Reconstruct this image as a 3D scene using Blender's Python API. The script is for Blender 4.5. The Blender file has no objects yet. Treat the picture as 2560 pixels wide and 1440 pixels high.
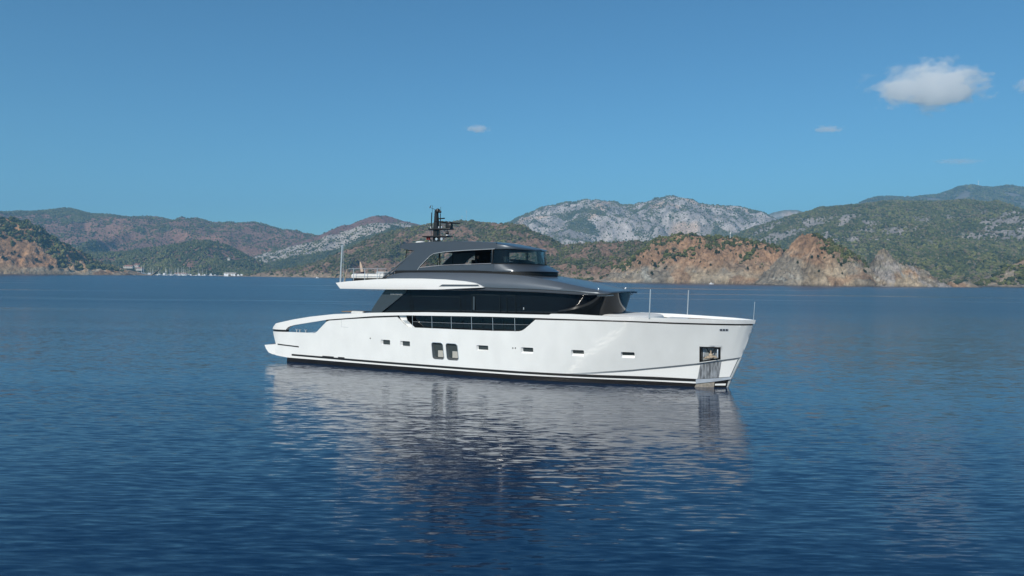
import bpy, bmesh, math, random
import numpy as np
from mathutils import Vector, Matrix, geometry
from mathutils.geometry import delaunay_2d_cdt

R = math.radians
random.seed(7)
scene = bpy.context.scene
COL = scene.collection

# ------------------------------------------------------------------ camera
cam_d = bpy.data.cameras.new('camera')
cam = bpy.data.objects.new('camera', cam_d)
COL.objects.link(cam)
cam_d.sensor_width = 36.0
cam_d.lens = 36.0 * 1900.0 / 2560.0
cam_d.clip_start = 0.5
cam_d.clip_end = 60000
SLOPE = 0.0115
ROLL = math.atan(SLOPE)
PITCH = math.atan(28 * math.cos(ROLL) / 1900.0)
cam.matrix_world = (Matrix.Translation((0, 0, 6.6)) @ Matrix.Rotation(math.pi / 2 - PITCH, 4, 'X')
                    @ Matrix.Rotation(ROLL, 4, 'Z'))
scene.camera = cam

# ------------------------------------------------------------------ light
SUN_EL, SUN_AZ = R(34), R(26)          # sun behind the camera, a little to its left
sdir = Vector((-math.sin(SUN_AZ) * math.cos(SUN_EL), -math.cos(SUN_AZ) * math.cos(SUN_EL), math.sin(SUN_EL)))
world = bpy.data.worlds.new('World')
scene.world = world
world.use_nodes = True
wn = world.node_tree
sky = wn.nodes.new('ShaderNodeTexSky')
sky.sky_type = 'NISHITA'
sky.sun_disc = False
sky.sun_elevation = SUN_EL
sky.sun_rotation = math.atan2(sdir.x, sdir.y)
sky.altitude = 0
sky.air_density = 1.0
sky.dust_density = 0.2
sky.ozone_density = 2.0
bg = wn.nodes['Background']
bg.inputs['Strength'].default_value = 0.092
grade = wn.nodes.new('ShaderNodeVectorMath'); grade.operation = 'MULTIPLY'   # the clear cyan-blue of the autumn sky
grade.inputs[1].default_value = (0.44, 0.86, 1.04)
wn.links.new(sky.outputs[0], grade.inputs[0]); wn.links.new(grade.outputs[0], bg.inputs['Color'])
sun_d = bpy.data.lights.new('sun', 'SUN')
sun_d.energy = 4.5
sun_d.angle = R(0.53)
sun_d.color = (1.0, 0.935, 0.84)
sun = bpy.data.objects.new('sun', sun_d)
COL.objects.link(sun)
sun.rotation_euler = sdir.to_track_quat('Z', 'Y').to_euler()
scene.view_settings.view_transform = 'Standard'
scene.view_settings.look = 'None'
scene.view_settings.exposure = 0.0
scene.view_settings.gamma = 1.0
scene.cycles.max_bounces = 8
scene.cycles.transparent_max_bounces = 16
scene.cycles.volume_bounces = 6
scene.cycles.volume_step_rate = 4
scene.cycles.volume_max_steps = 128

# ------------------------------------------------------------------ noise
def _h(ix, iy, seed):
    n = (ix.astype(np.int64) * 374761393 + iy.astype(np.int64) * 668265263 + seed * 974634777) & 0xffffffff
    n = ((n ^ (n >> 13)) * 1274126177) & 0xffffffff
    n = n ^ (n >> 16)
    return (n & 0xffffff) / float(0xffffff)

def vnoise(x, y, seed=0):
    x = np.asarray(x, float); y = np.asarray(y, float)
    ix = np.floor(x); iy = np.floor(y)
    fx = x - ix; fy = y - iy
    fx = fx * fx * fx * (fx * (fx * 6 - 15) + 10); fy = fy * fy * fy * (fy * (fy * 6 - 15) + 10)
    a = _h(ix, iy, seed); b = _h(ix + 1, iy, seed); c = _h(ix, iy + 1, seed); d = _h(ix + 1, iy + 1, seed)
    return (a * (1 - fx) + b * fx) * (1 - fy) + (c * (1 - fx) + d * fx) * fy

def fbm(x, y, seed=0, octv=5, gain=0.5):
    s = 0; a = 1; t = 0
    for k in range(octv):
        ang = 0.6 * k + 0.3
        xr = x * math.cos(ang) - y * math.sin(ang); yr = x * math.sin(ang) + y * math.cos(ang)
        s = s + a * vnoise(xr * 2 ** k + 17 * k, yr * 2 ** k - 9 * k, seed + k)
        t += a; a *= gain
    return s / t

def ridged(x, y, seed=0, octv=4):
    s = 0; a = 1; t = 0
    for k in range(octv):
        s = s + a * (1 - np.abs(2 * vnoise(x * 2 ** k + 31 * k, y * 2 ** k + 13 * k, seed + k) - 1))
        t += a; a *= 0.5
    return s / t

def sm(a, b, x):
    t = np.clip((x - a) / (b - a), 0, 1)
    return t * t * (3 - 2 * t)

# ------------------------------------------------------------------ materials
def nm(name):
    m = bpy.data.materials.new(name)
    m.use_nodes = True
    return m, m.node_tree, m.node_tree.nodes['Principled BSDF']

def pbr(name, col, rough=0.5, metal=0.0, coat=0.0, var=0.0, scale=3.0, bump=0.0, bscale=40.0, spec=0.5, stretch=(1, 1, 1)):
    m, nt, b = nm(name)
    b.inputs['Base Color'].default_value = (*col, 1)
    b.inputs['Roughness'].default_value = rough
    b.inputs['Metallic'].default_value = metal
    b.inputs['Coat Weight'].default_value = coat
    b.inputs['Coat Roughness'].default_value = 0.05
    b.inputs['Specular IOR Level'].default_value = spec
    tc = nt.nodes.new('ShaderNodeTexCoord')
    mp = nt.nodes.new('ShaderNodeMapping'); mp.inputs['Scale'].default_value = stretch
    nt.links.new(tc.outputs['Object'], mp.inputs[0])
    if var:
        n = nt.nodes.new('ShaderNodeTexNoise'); n.inputs['Scale'].default_value = scale
        n.inputs['Detail'].default_value = 6
        r = nt.nodes.new('ShaderNodeMapRange')
        r.inputs['From Min'].default_value = 0.3; r.inputs['From Max'].default_value = 0.7
        r.inputs['To Min'].default_value = 1 - var; r.inputs['To Max'].default_value = 1 + var * 0.4
        mx = nt.nodes.new('ShaderNodeVectorMath'); mx.operation = 'SCALE'
        mx.inputs[0].default_value = col
        nt.links.new(mp.outputs[0], n.inputs['Vector'])
        nt.links.new(n.outputs[0], r.inputs[0]); nt.links.new(r.outputs[0], mx.inputs['Scale'])
        nt.links.new(mx.outputs[0], b.inputs['Base Color'])
    if bump:
        n = nt.nodes.new('ShaderNodeTexNoise'); n.inputs['Scale'].default_value = bscale
        n.inputs['Detail'].default_value = 4
        bp = nt.nodes.new('ShaderNodeBump'); bp.inputs['Strength'].default_value = bump
        bp.inputs['Distance'].default_value = 0.02
        nt.links.new(mp.outputs[0], n.inputs['Vector'])
        nt.links.new(n.outputs[0], bp.inputs['Height']); nt.links.new(bp.outputs[0], b.inputs['Normal'])
    return m

M = {}
M['white'] = pbr('white_gelcoat', (0.80, 0.81, 0.79), 0.34, coat=0.3, var=0.055, scale=0.9, stretch=(1.2, 1, 0.7))
M['white2'] = pbr('white_paint', (0.82, 0.82, 0.80), 0.3, coat=0.3)
M['black'] = pbr('black_paint', (0.016, 0.015, 0.014), 0.35)
M['antifoul'] = pbr('dark_bottom_paint', (0.012, 0.010, 0.009), 0.4, var=0.4, scale=2)
M['grey'] = pbr('metallic_grey', (0.115, 0.133, 0.152), 0.34, metal=0.45, coat=0.15, var=0.04, scale=1.5)
M['charcoal'] = pbr('charcoal_metallic', (0.070, 0.084, 0.100), 0.34, metal=0.38, coat=0.12, var=0.04, scale=1.5)
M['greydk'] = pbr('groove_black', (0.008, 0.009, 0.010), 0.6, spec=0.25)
M['chrome'] = pbr('polished_steel', (0.66, 0.67, 0.68), 0.28, metal=0.6)
M['steelband'] = pbr('brushed_band', (0.46, 0.50, 0.52), 0.42, metal=0.25, var=0.15, scale=6)
M['plate'] = pbr('scuffed_steel', (0.40, 0.42, 0.44), 0.4, metal=0.35, var=0.75, scale=3.2, bump=0.9, bscale=5, stretch=(3.0, 1, 0.5))
M['bright'] = pbr('bright_steel', (0.55, 0.60, 0.66), 0.35, metal=0.3, var=0.12, scale=3)
M['stain'] = pbr('stained_steel', (0.42, 0.37, 0.31), 0.5, metal=0.4, var=0.35, scale=7, bump=0.5, bscale=9)
M['rust'] = pbr('galvanised_anchor', (0.42, 0.34, 0.25), 0.6, metal=0.2, var=0.4, scale=9)
M['blackm'] = pbr('mast_black', (0.012, 0.012, 0.013), 0.4)
M['teak'] = pbr('teak', (0.26, 0.17, 0.10), 0.7, var=0.25, scale=6, stretch=(1, 9, 1))
M['cushion'] = pbr('cushion', (0.66, 0.66, 0.64), 0.85, var=0.1, scale=5)
M['deck'] = pbr('deck_paint', (0.62, 0.62, 0.60), 0.6, var=0.06, scale=4)
M['tan'] = pbr('varnished_board', (0.55, 0.42, 0.32), 0.5)
M['red'] = pbr('red_lens', (0.32, 0.02, 0.02), 0.4)
M['skin'] = pbr('skin', (0.35, 0.2, 0.14), 0.6)
M['hair'] = pbr('hair', (0.02, 0.014, 0.01), 0.7)
M['cloth'] = pbr('dark_shirt', (0.02, 0.022, 0.03), 0.9)
M['navy'] = pbr('navy_cloth', (0.03, 0.015, 0.03), 0.9)
M['curtain'] = pbr('window_blind', (0.42, 0.41, 0.37), 0.8, var=0.12, scale=5, stretch=(9, 1, 1))
M['winframe'] = pbr('window_frame', (0.16, 0.17, 0.17), 0.35, metal=0.5)
M['lining'] = pbr('saloon_lining', (0.009, 0.012, 0.014), 0.25, var=0.2, scale=2)
M['panelgrey'] = pbr('smoked_panel', (0.038, 0.050, 0.060), 0.3, coat=0.3)
M['beige'] = pbr('pale_plinth', (0.5, 0.46, 0.42), 0.6)

def glass_dark(name, col=(0.006, 0.008, 0.010), rough=0.03):
    m, nt, b = nm(name)
    b.inputs['Base Color'].default_value = (*col, 1)
    b.inputs['Roughness'].default_value = rough
    b.inputs['IOR'].default_value = 1.5
    return m
M['glass'] = glass_dark('smoked_glass')
M['glassg'] = glass_dark('port_glass', (0.05, 0.06, 0.06), 0.08)

def glass_tint(name, tint, ior=1.5):
    m, nt, b = nm(name)
    nt.nodes.remove(b)
    out = nt.nodes['Material Output']
    t = nt.nodes.new('ShaderNodeBsdfTransparent'); t.inputs[0].default_value = (*tint, 1)
    g = nt.nodes.new('ShaderNodeBsdfGlossy'); g.inputs['Roughness'].default_value = 0.12
    f = nt.nodes.new('ShaderNodeFresnel'); f.inputs[0].default_value = ior
    mx = nt.nodes.new('ShaderNodeMixShader')
    nt.links.new(f.outputs[0], mx.inputs[0]); nt.links.new(t.outputs[0], mx.inputs[1]); nt.links.new(g.outputs[0], mx.inputs[2])
    nt.links.new(mx.outputs[0], out.inputs[0])
    return m
M['tint'] = glass_tint('tinted_glass', (0.62, 0.70, 0.69))
M['screen'] = glass_tint('clear_screen', (0.60, 0.66, 0.68), 1.12)

# water --------------------------------------------------------------
def water_mat():
    """calm sea: crests run across the view, so the facets tip mostly fore and aft"""
    m, nt, b = nm('sea_water')
    N = nt.nodes; Lk = nt.links
    b.inputs['Base Color'].default_value = (0.0006, 0.018, 0.056, 1)
    b.inputs['Roughness'].default_value = 0.03
    b.inputs['IOR'].default_value = 1.37
    geo = N.new('ShaderNodeNewGeometry')
    def noise(sx, sy, rot, scale, detail, out='Color', rough=0.5):
        mp = N.new('ShaderNodeMapping'); mp.inputs['Scale'].default_value = (sx, sy, 1); mp.inputs['Rotation'].default_value = (0, 0, rot)
        n = N.new('ShaderNodeTexNoise'); n.inputs['Scale'].default_value = scale; n.inputs['Detail'].default_value = detail
        n.inputs['Roughness'].default_value = rough
        Lk.new(geo.outputs['Position'], mp.inputs[0]); Lk.new(mp.outputs[0], n.inputs['Vector'])
        return n.outputs[out]
    def vm(op, a, bb):
        n = N.new('ShaderNodeVectorMath'); n.operation = op
        for i, q in enumerate((a, bb)):
            if isinstance(q, tuple): n.inputs[i].default_value = q
            elif q is not None: Lk.new(q, n.inputs[i])
        return n.outputs[0]
    def rng_(src, a, c, d, e):
        r = N.new('ShaderNodeMapRange'); r.inputs['From Min'].default_value = a; r.inputs['From Max'].default_value = c
        r.inputs['To Min'].default_value = d; r.inputs['To Max'].default_value = e; Lk.new(src, r.inputs[0]); return r.outputs[0]
    def scl(v, f):
        n = N.new('ShaderNodeVectorMath'); n.operation = 'SCALE'; Lk.new(v, n.inputs[0]); Lk.new(f, n.inputs['Scale']); return n.outputs[0]
    half = (0.5, 0.5, 0.5)
    rip = vm('MULTIPLY', vm('SUBTRACT', noise(0.20, 1.0, R(2), 6.8, 2.5), half), (RX, RY, 0))
    chop = vm('MULTIPLY', vm('SUBTRACT', noise(0.33, 1.0, R(-6), 1.6, 2.0), half), (RX * .3, RY * .15, 0))
    swell = vm('MULTIPLY', vm('SUBTRACT', noise(0.35, 1.0, R(12), 0.15, 2.0), half), (RX * .15, RY * .12, 0))
    patch = rng_(noise(0.22, 1.0, R(-7), 0.045, 3.0, 'Fac'), .38, .62, .62, 1.25)      # wind-ruffled against smoother water
    slick = rng_(noise(0.16, 1.0, R(3), 0.017, 4.0, 'Fac'), .35, .43, .2, 1.0)
    sp = N.new('ShaderNodeSeparateXYZ'); Lk.new(geo.outputs['Position'], sp.inputs[0])
    mo = N.new('ShaderNodeMath'); mo.operation = 'MAXIMUM'; Lk.new(slick, mo.inputs[0]); Lk.new(rng_(sp.outputs['Y'], 65, 95, 1.0, 0.0), mo.inputs[1]); slick = mo.outputs[0]
    mul = N.new('ShaderNodeMath'); mul.operation = 'MULTIPLY'; Lk.new(patch, mul.inputs[0]); Lk.new(slick, mul.inputs[1])
    rgh = rng_(sp.outputs['Y'], 40, 170, .085, .25); sr = rng_(slick, .15, 1.0, .45, 1.0)
    rm = N.new('ShaderNodeMath'); rm.operation = 'MULTIPLY'; Lk.new(rgh, rm.inputs[0]); Lk.new(sr, rm.inputs[1]); Lk.new(rm.outputs[0], b.inputs['Roughness'])
    breeze = rng_(sp.outputs['Y'], 58, 170, 1.0, 1.8)                      # open water catches more breeze than the lee of the yacht
    mu2 = N.new('ShaderNodeMath'); mu2.operation = 'MULTIPLY'; Lk.new(mul.outputs[0], mu2.inputs[0]); Lk.new(breeze, mu2.inputs[1]); mul = mu2
    s = vm('ADD', scl(vm('ADD', rip, chop), mul.outputs[0]), swell)
    nrm = vm('NORMALIZE', vm('ADD', s, (0, 0, 1)), None)
    Lk.new(nrm, b.inputs['Normal'])
    return m
RX, RY = 0.060, 0.38
M['water'] = water_mat()

def attr_mat(name, rough=0.95, nscale=0.15, namp=0.35, bump=0.0, bscale=0.3, bdist=2.0, spec=0.1):
    m, nt, b = nm(name)
    N = nt.nodes; Lk = nt.links
    a = N.new('ShaderNodeAttribute'); a.attribute_name = 'Col'
    b.inputs['Roughness'].default_value = rough
    b.inputs['Specular IOR Level'].default_value = spec
    tc = N.new('ShaderNodeTexCoord')
    n = N.new('ShaderNodeTexNoise'); n.inputs['Scale'].default_value = nscale; n.inputs['Detail'].default_value = 8
    n.inputs['Roughness'].default_value = 0.7
    Lk.new(tc.outputs['Object'], n.inputs['Vector'])
    r = N.new('ShaderNodeMapRange'); r.inputs['From Min'].default_value = 0.3; r.inputs['From Max'].default_value = 0.7
    r.inputs['To Min'].default_value = 1 - namp; r.inputs['To Max'].default_value = 1 + namp
    Lk.new(n.outputs[0], r.inputs[0])
    mx = N.new('ShaderNodeVectorMath'); mx.operation = 'SCALE'
    Lk.new(a.outputs['Color'], mx.inputs[0]); Lk.new(r.outputs[0], mx.inputs['Scale'])
    Lk.new(mx.outputs[0], b.inputs['Base Color'])
    if bump:
        n2 = N.new('ShaderNodeTexNoise'); n2.inputs['Scale'].default_value = bscale; n2.inputs['Detail'].default_value = 8
        n2.inputs['Roughness'].default_value = 0.65
        Lk.new(tc.outputs['Object'], n2.inputs['Vector'])
        bp = N.new('ShaderNodeBump'); bp.inputs['Strength'].default_value = bump; bp.inputs['Distance'].default_value = bdist
        Lk.new(n2.outputs[0], bp.inputs['Height']); Lk.new(bp.outputs[0], b.inputs['Normal'])
    return m
M['land'] = attr_mat('hillside', nscale=0.16, namp=0.6, bump=1.0, bscale=0.14, bdist=7.0)
M['foliage'] = attr_mat('pine_foliage', nscale=0.35, namp=0.35)
M['bark'] = pbr('bark', (0.10, 0.075, 0.055), 0.9)

# ------------------------------------------------------------------ object helpers
def tag(o, label=None, cat=None, group=None, kind=None):
    if label: o['label'] = label
    if cat: o['category'] = cat
    if group: o['group'] = group
    if kind: o['kind'] = kind
    return o

def obj(name, verts, faces, mat, parent=None, smooth=True, sharp=35, mats=None, fmat=None):
    me = bpy.data.meshes.new(name)
    me.from_pydata([tuple(v) for v in verts], [], [tuple(f) for f in faces])
    for mm in (mats or [mat]):
        me.materials.append(mm)
    if fmat is not None:
        me.polygons.foreach_set('material_index', fmat)
    bm = bmesh.new(); bm.from_mesh(me)
    bmesh.ops.recalc_face_normals(bm, faces=bm.faces)
    bm.to_mesh(me); bm.free()
    if smooth:
        me.polygons.foreach_set('use_smooth', [True] * len(me.polygons))
        me.set_sharp_from_angle(angle=R(sharp))
    me.update()
    o = bpy.data.objects.new(name, me)
    COL.objects.link(o)
    if parent: o.parent = parent
    return o

def empty(name, loc=(0, 0, 0), rz=0, parent=None):
    o = bpy.data.objects.new(name, None)
    o.empty_display_size = 0.5
    COL.objects.link(o)
    o.location = loc; o.rotation_euler = (0, 0, rz)
    if parent: o.parent = parent
    return o

class MB:
    def __init__(self): self.v = []; self.f = []
    def add(self, vs, fs):
        b = len(self.v); self.v += [tuple(p) for p in vs]; self.f += [tuple(i + b for i in f) for f in fs]
        return self
    def box(self, c, s, bev=0.0, rz=0.0, ry=0.0):
        x, y, z = [k / 2 for k in s]
        b = min(bev, x * .9, y * .9, z * .9)
        bm = bmesh.new(); bmesh.ops.create_cube(bm, size=1)
        for v in bm.verts: v.co = Vector((v.co.x * s[0], v.co.y * s[1], v.co.z * s[2]))
        if b > 0: bmesh.ops.bevel(bm, geom=bm.edges[:], offset=b, segments=2, affect='EDGES', profile=0.5)
        mt = Matrix.Translation(c) @ Matrix.Rotation(rz, 4, 'Z') @ Matrix.Rotation(ry, 4, 'Y')
        bm.verts.index_update()
        vs = [mt @ v.co for v in bm.verts]; fs = [[v.index for v in f.verts] for f in bm.faces]
        bm.free()
        return self.add(vs, fs)
    def tube(self, pts, r, n=8, cap=True):
        pts = [Vector(p) for p in pts]
        rr = r if isinstance(r, (list, tuple)) else [r] * len(pts)
        rings = []; up = Vector((0.13, 0.97, 0.21)).normalized()
        for i, p in enumerate(pts):
            d = (pts[min(i + 1, len(pts) - 1)] - pts[max(i - 1, 0)]).normalized()
            a = d.cross(up)
            if a.length < 0.05: a = d.cross(Vector((1, 0, 0)))
            a.normalize(); b = d.cross(a).normalized()
            rings.append([p + (a * math.cos(t) + b * math.sin(t)) * rr[i] for t in [2 * math.pi * k / n for k in range(n)]])
        return self.rings(rings, cap)
    def rings(self, rings, cap=True, closed=True):
        n = len(rings[0]); vs = [p for r_ in rings for p in r_]; fs = []
        for i in range(len(rings) - 1):
            for k in range(n if closed else n - 1):
                k2 = (k + 1) % n
                fs.append((i * n + k, i * n + k2, (i + 1) * n + k2, (i + 1) * n + k))
        if cap:
            fs.append(tuple(range(n))); fs.append(tuple((len(rings) - 1) * n + k for k in range(n)))
        return self.add(vs, fs)
    def lathe(self, c, prof, n=16):
        rings = [[(c[0] + r * math.cos(2 * math.pi * k / n), c[1] + r * math.sin(2 * math.pi * k / n), c[2] + z) for k in range(n)] for r, z in prof]
        return self.rings(rings, True)
    def prism(self, poly, y0, y1):
        """polygon in (x,z) extruded from y0 to y1"""
        n = len(poly)
        vs = [(x, y0, z) for x, z in poly] + [(x, y1, z) for x, z in poly]
        fs = [tuple(range(n)), tuple(range(n, 2 * n))] + [(k, (k + 1) % n, n + (k + 1) % n, n + k) for k in range(n)]
        return self.add(vs, fs)
    def build(self, name, mat, parent=None, smooth=True, sharp=35):
        return obj(name, self.v, self.f, mat, parent, smooth, sharp)

def inside(p, poly):
    x, y = p; c = False; n = len(poly); j = n - 1
    for i in range(n):
        xi, yi = poly[i]; xj, yj = poly[j]
        if (yi > y) != (yj > y) and x < (xj - xi) * (y - yi) / (yj - yi) + xi: c = not c
        j = i
    return c

def densify(poly, step):
    out = []
    n = len(poly)
    for i in range(n):
        a = Vector(poly[i]); b = Vector(poly[(i + 1) % n])
        k = max(1, int((b - a).length / step))
        for t in range(k): out.append(tuple(a.lerp(b, t / k)))
    return out

def panel(mb, poly, holes, yfun, th, side=-1, step=0.35, innerfun=None, fine=None):
    """a curved plate: outline (x,z) with holes, bent onto y=side*yfun(x,z), th thick inward"""
    extra = []
    if fine:
        gx = fine[0]
        while gx < fine[1]:
            gz = min(p[1] for p in poly) + .06
            while gz < max(p[1] for p in poly):
                extra.append((gx + .003, gz)); gz += .12
            gx += .06 if gx > fine[1] - .9 else .14
    P = densify(poly, step if not fine else .15); Hs = [densify(h, step) for h in holes]
    verts = []; edges = []
    for ring in [P] + Hs:
        b = len(verts); verts += ring
        edges += [(b + i, b + (i + 1) % len(ring)) for i in range(len(ring))]
    xs = [p[0] for p in P]; zs = [p[1] for p in P]
    gx = min(xs) + step / 2
    while gx < max(xs):
        gz = min(zs) + step / 2
        while gz < max(zs):
            q = (gx + 0.013, gz + 0.007)
            if inside(q, P) and not any(inside(q, h) for h in Hs):
                ok = all((q[0] - a[0]) ** 2 + (q[1] - a[1]) ** 2 > (step * 0.35) ** 2 for a in verts[:sum(len(r_) for r_ in [P] + Hs)])
                if ok: verts.append(q)
            gz += step
        gx += step
    nb = list(verts) if extra else []
    for q in extra:
        if inside(q, P) and not any(inside(q, h) for h in Hs) and all((q[0] - a[0]) ** 2 + (q[1] - a[1]) ** 2 > .0032 for a in nb): verts.append(q)
    co, ed, fa, *_ = delaunay_2d_cdt([Vector(v) for v in verts], edges, [], 0, 1e-5)
    co = [(c.x, c.y) for c in co]
    F = []
    for f in fa:
        cx = sum(co[i][0] for i in f) / 3; cz = sum(co[i][1] for i in f) / 3
        if inside((cx, cz), P) and not any(inside((cx, cz), h) for h in Hs):
            a, b, c = [co[i] for i in f]
            if abs((b[0] - a[0]) * (c[1] - a[1]) - (b[1] - a[1]) * (c[0] - a[0])) > 1e-7: F.append(tuple(f))
    n = len(co)
    ys = [yfun(x, z) for x, z in co]
    vo = [(x, side * y, z) for (x, z), y in zip(co, ys)]
    if innerfun: yi = [innerfun(x, z) for x, z in co]
    else: yi = [max(0.0, y - th) for y in ys]
    vi = [(x, side * y, z) for (x, z), y in zip(co, yi)]
    cnt = {}
    for f in F:
        for i in range(3):
            e = (f[i], f[(i + 1) % 3]); k = tuple(sorted(e)); cnt.setdefault(k, []).append(e)
    fs = [f for f in F] + [tuple(n + i for i in reversed(f)) for f in F]
    for k, es in cnt.items():
        if len(es) == 1:
            a, b = es[0]; fs.append((b, a, n + a, n + b))
    mb.add(vo + vi, fs)

def rrect(x0, x1, z0, z1, r, n=4, shear=0.0):
    pts = []
    for cx, cz, a0 in ((x1 - r, z1 - r, 0), (x0 + r, z1 - r, 90), (x0 + r, z0 + r, 180), (x1 - r, z0 + r, 270)):
        for k in range(n + 1):
            a = R(a0 + 90 * k / n)
            z = cz + r * math.sin(a)
            pts.append((cx + r * math.cos(a) + shear * (z1 - z), z))
    return pts
# ================================================================== WATER, AIR, CLOUDS
def flat_sheet(name, x0, x1, y0, y1, z, mat, kind):
    me = bpy.data.meshes.new(name); me.from_pydata([(x0, y0, z), (x1, y0, z), (x1, y1, z), (x0, y1, z)], [], [(0, 1, 2, 3)]); me.materials.append(mat)
    o = bpy.data.objects.new(name, me); COL.objects.link(o); o['kind'] = kind; return o
flat_sheet('water', -6000, 6000, -3000, 7600, 0, M['water'], 'structure')
USE_HAZE = True
if USE_HAZE:
    m = bpy.data.materials.new('haze_air'); m.use_nodes = True; nt = m.node_tree; nt.nodes.clear()
    out = nt.nodes.new('ShaderNodeOutputMaterial'); v = nt.nodes.new('ShaderNodeVolumePrincipled')
    v.inputs['Color'].default_value = (0.34, 0.70, 1.0, 1); v.inputs['Density'].default_value = 0.00013; v.inputs['Anisotropy'].default_value = 0.1
    nt.links.new(v.outputs[0], out.inputs['Volume'])
    mb = MB(); mb.box((0, 2400, 364), (12400, 11000, 740)); hz = mb.build('haze', m, None, smooth=False); tag(hz, 'thin blue haze lying over the whole bay', 'haze', None, 'stuff')

def cloud(loc, size, seed, dens, label, scale=1.0, thr=.50, steps=None):
    m = bpy.data.materials.new('cloud_vapour'); m.use_nodes = True; nt = m.node_tree; nt.nodes.clear(); N = nt.nodes; Lk = nt.links
    out = N.new('ShaderNodeOutputMaterial'); v = N.new('ShaderNodeVolumePrincipled'); v.inputs['Color'].default_value = (1, 1, 1, 1); v.inputs['Anisotropy'].default_value = 0.0
    tc = N.new('ShaderNodeTexCoord')
    # density: a warped ellipsoid with billows
    n = N.new('ShaderNodeTexNoise'); n.inputs['Scale'].default_value = 2.3 * scale; n.inputs['Detail'].default_value = 8; n.inputs['Roughness'].default_value = .62
    mp = N.new('ShaderNodeMapping'); mp.inputs['Location'].default_value = (seed, seed * .7, 0); mp.inputs['Scale'].default_value = (size[0] / size[2] * .6, size[1] / size[2] * .6, 1)
    Lk.new(tc.outputs['Object'], mp.inputs[0]); Lk.new(mp.outputs[0], n.inputs['Vector'])
    ln = N.new('ShaderNodeVectorMath'); ln.operation = 'LENGTH'; Lk.new(tc.outputs['Object'], ln.inputs[0])
    fall = N.new('ShaderNodeMapRange'); fall.inputs['From Min'].default_value = .25; fall.inputs['From Max'].default_value = 1.0; fall.inputs['To Min'].default_value = .20; fall.inputs['To Max'].default_value = -.26
    Lk.new(ln.outputs['Value'], fall.inputs[0])
    ad = N.new('ShaderNodeMath'); ad.operation = 'ADD'; Lk.new(n.outputs[0], ad.inputs[0]); Lk.new(fall.outputs[0], ad.inputs[1])
    mr = N.new('ShaderNodeMapRange'); mr.inputs['From Min'].default_value = thr; mr.inputs['From Max'].default_value = thr + .09; mr.inputs['To Min'].default_value = 0; mr.inputs['To Max'].default_value = dens
    Lk.new(ad.outputs[0], mr.inputs[0]); Lk.new(mr.outputs[0], v.inputs['Density']); Lk.new(v.outputs[0], out.inputs['Volume'])
    bm = bmesh.new(); bmesh.ops.create_icosphere(bm, subdivisions=3, radius=1); me = bpy.data.meshes.new('cloud'); bm.to_mesh(me); bm.free(); me.materials.append(m)
    o = bpy.data.objects.new('cloud', me); COL.objects.link(o); o.location = loc; o.scale = size
    tag(o, label, 'cloud'); return o
cloud((3275, 6000, 1545), (640, 340, 262), 3.0, .040, 'largest puffy white cloud high in the sky at the right', 1.0, .46)
cloud((4130, 6000, 1560), (300, 150, 95), 8.0, .014, 'pale cloud cut off by the right edge of the sky')
cloud((-282, 6000, 1168), (150, 80, 52), 12.0, .022, 'small lone wisp of cloud in the middle of the sky', 1.0, .5)
cloud((2473, 6000, 1196), (190, 90, 44), 17.0, .014, 'thin faint wisp of cloud between the middle and the big cloud', 1.0, .5)
cloud((3505, 6000, 955), (330, 90, 40), 23.0, .006, 'very faint long streak of cloud low in the sky under the big cloud', 1.0, .5)

# ================================================================== THE YACHT
YAW = R(26.36)
YO = Vector((-15.4596, 60.5971, 0))
Y2W = Matrix.Translation(YO) @ Matrix.Rotation(-YAW, 4, 'Z')
yacht = empty('yacht', YO, -YAW)
tag(yacht, 'large white motor yacht with dark grey upper decks lying still on the calm sea', 'yacht')

STEM = [(-1.2, 31.5), (-.6, 31.8), (0, 31.99), (0.5, 32.2), (1.86, 32.84), (4.17, 33.62), (5, 33.9)]
YW = [(0, .03), (1.7, .83), (3.3, 1.25), (5.5, 1.85), (8, 2.6), (9.8, 3.05), (12.5, 3.5), (16, 3.6), (26, 3.6), (34, 3.5)]
YD = [(0, .06), (.3, .62), (1, 1.2), (2.2, 1.85), (4, 2.55), (6.5, 3.15), (9.5, 3.55), (13, 3.8), (26, 3.8), (34, 3.7)]
def lerpt(x, t): return float(np.interp(x, [a for a, b in t], [b for a, b in t]))
def smt(x, t, w=0.5): return (lerpt(x - w, t) + lerpt(x + w, t) + lerpt(x, t)) / 3
def hb(x, z):
    d = max(0, lerpt(z, STEM) - x); q = min(1, max(0, z / 4.2)) ** 1.2
    w = min(0.5, d * 0.5)
    y = smt(d, YW, w) * (1 - q) + smt(d, YD, w) * q
    if x < -0.5: y -= 0.22 * ((-0.5 - x) / 0.9) ** 2 * (1 if z > 1.0 else 0.35)
    return max(y, 0.0)
KN = [(20, .54), (22.7, .54), (26.6, .94), (30.54, 1.50), (31.74, 1.72), (32.83, 1.89), (34, 2.05)]
def kn(x): return lerpt(x, KN)
def stepd(x): return 0.17 * float(sm(22.7, 29.0, x)) * (1 - 0.5 * float(sm(31.5, 32.8, x)))
def hlow(x, z):
    """hull below the knuckle, set in under the flare"""
    t = kn(x)
    return max(0.0, hb(x, t) * 0.55 + hb(x, z) * 0.45 - stepd(x)) if x > 22.7 else hb(x, z)

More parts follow.
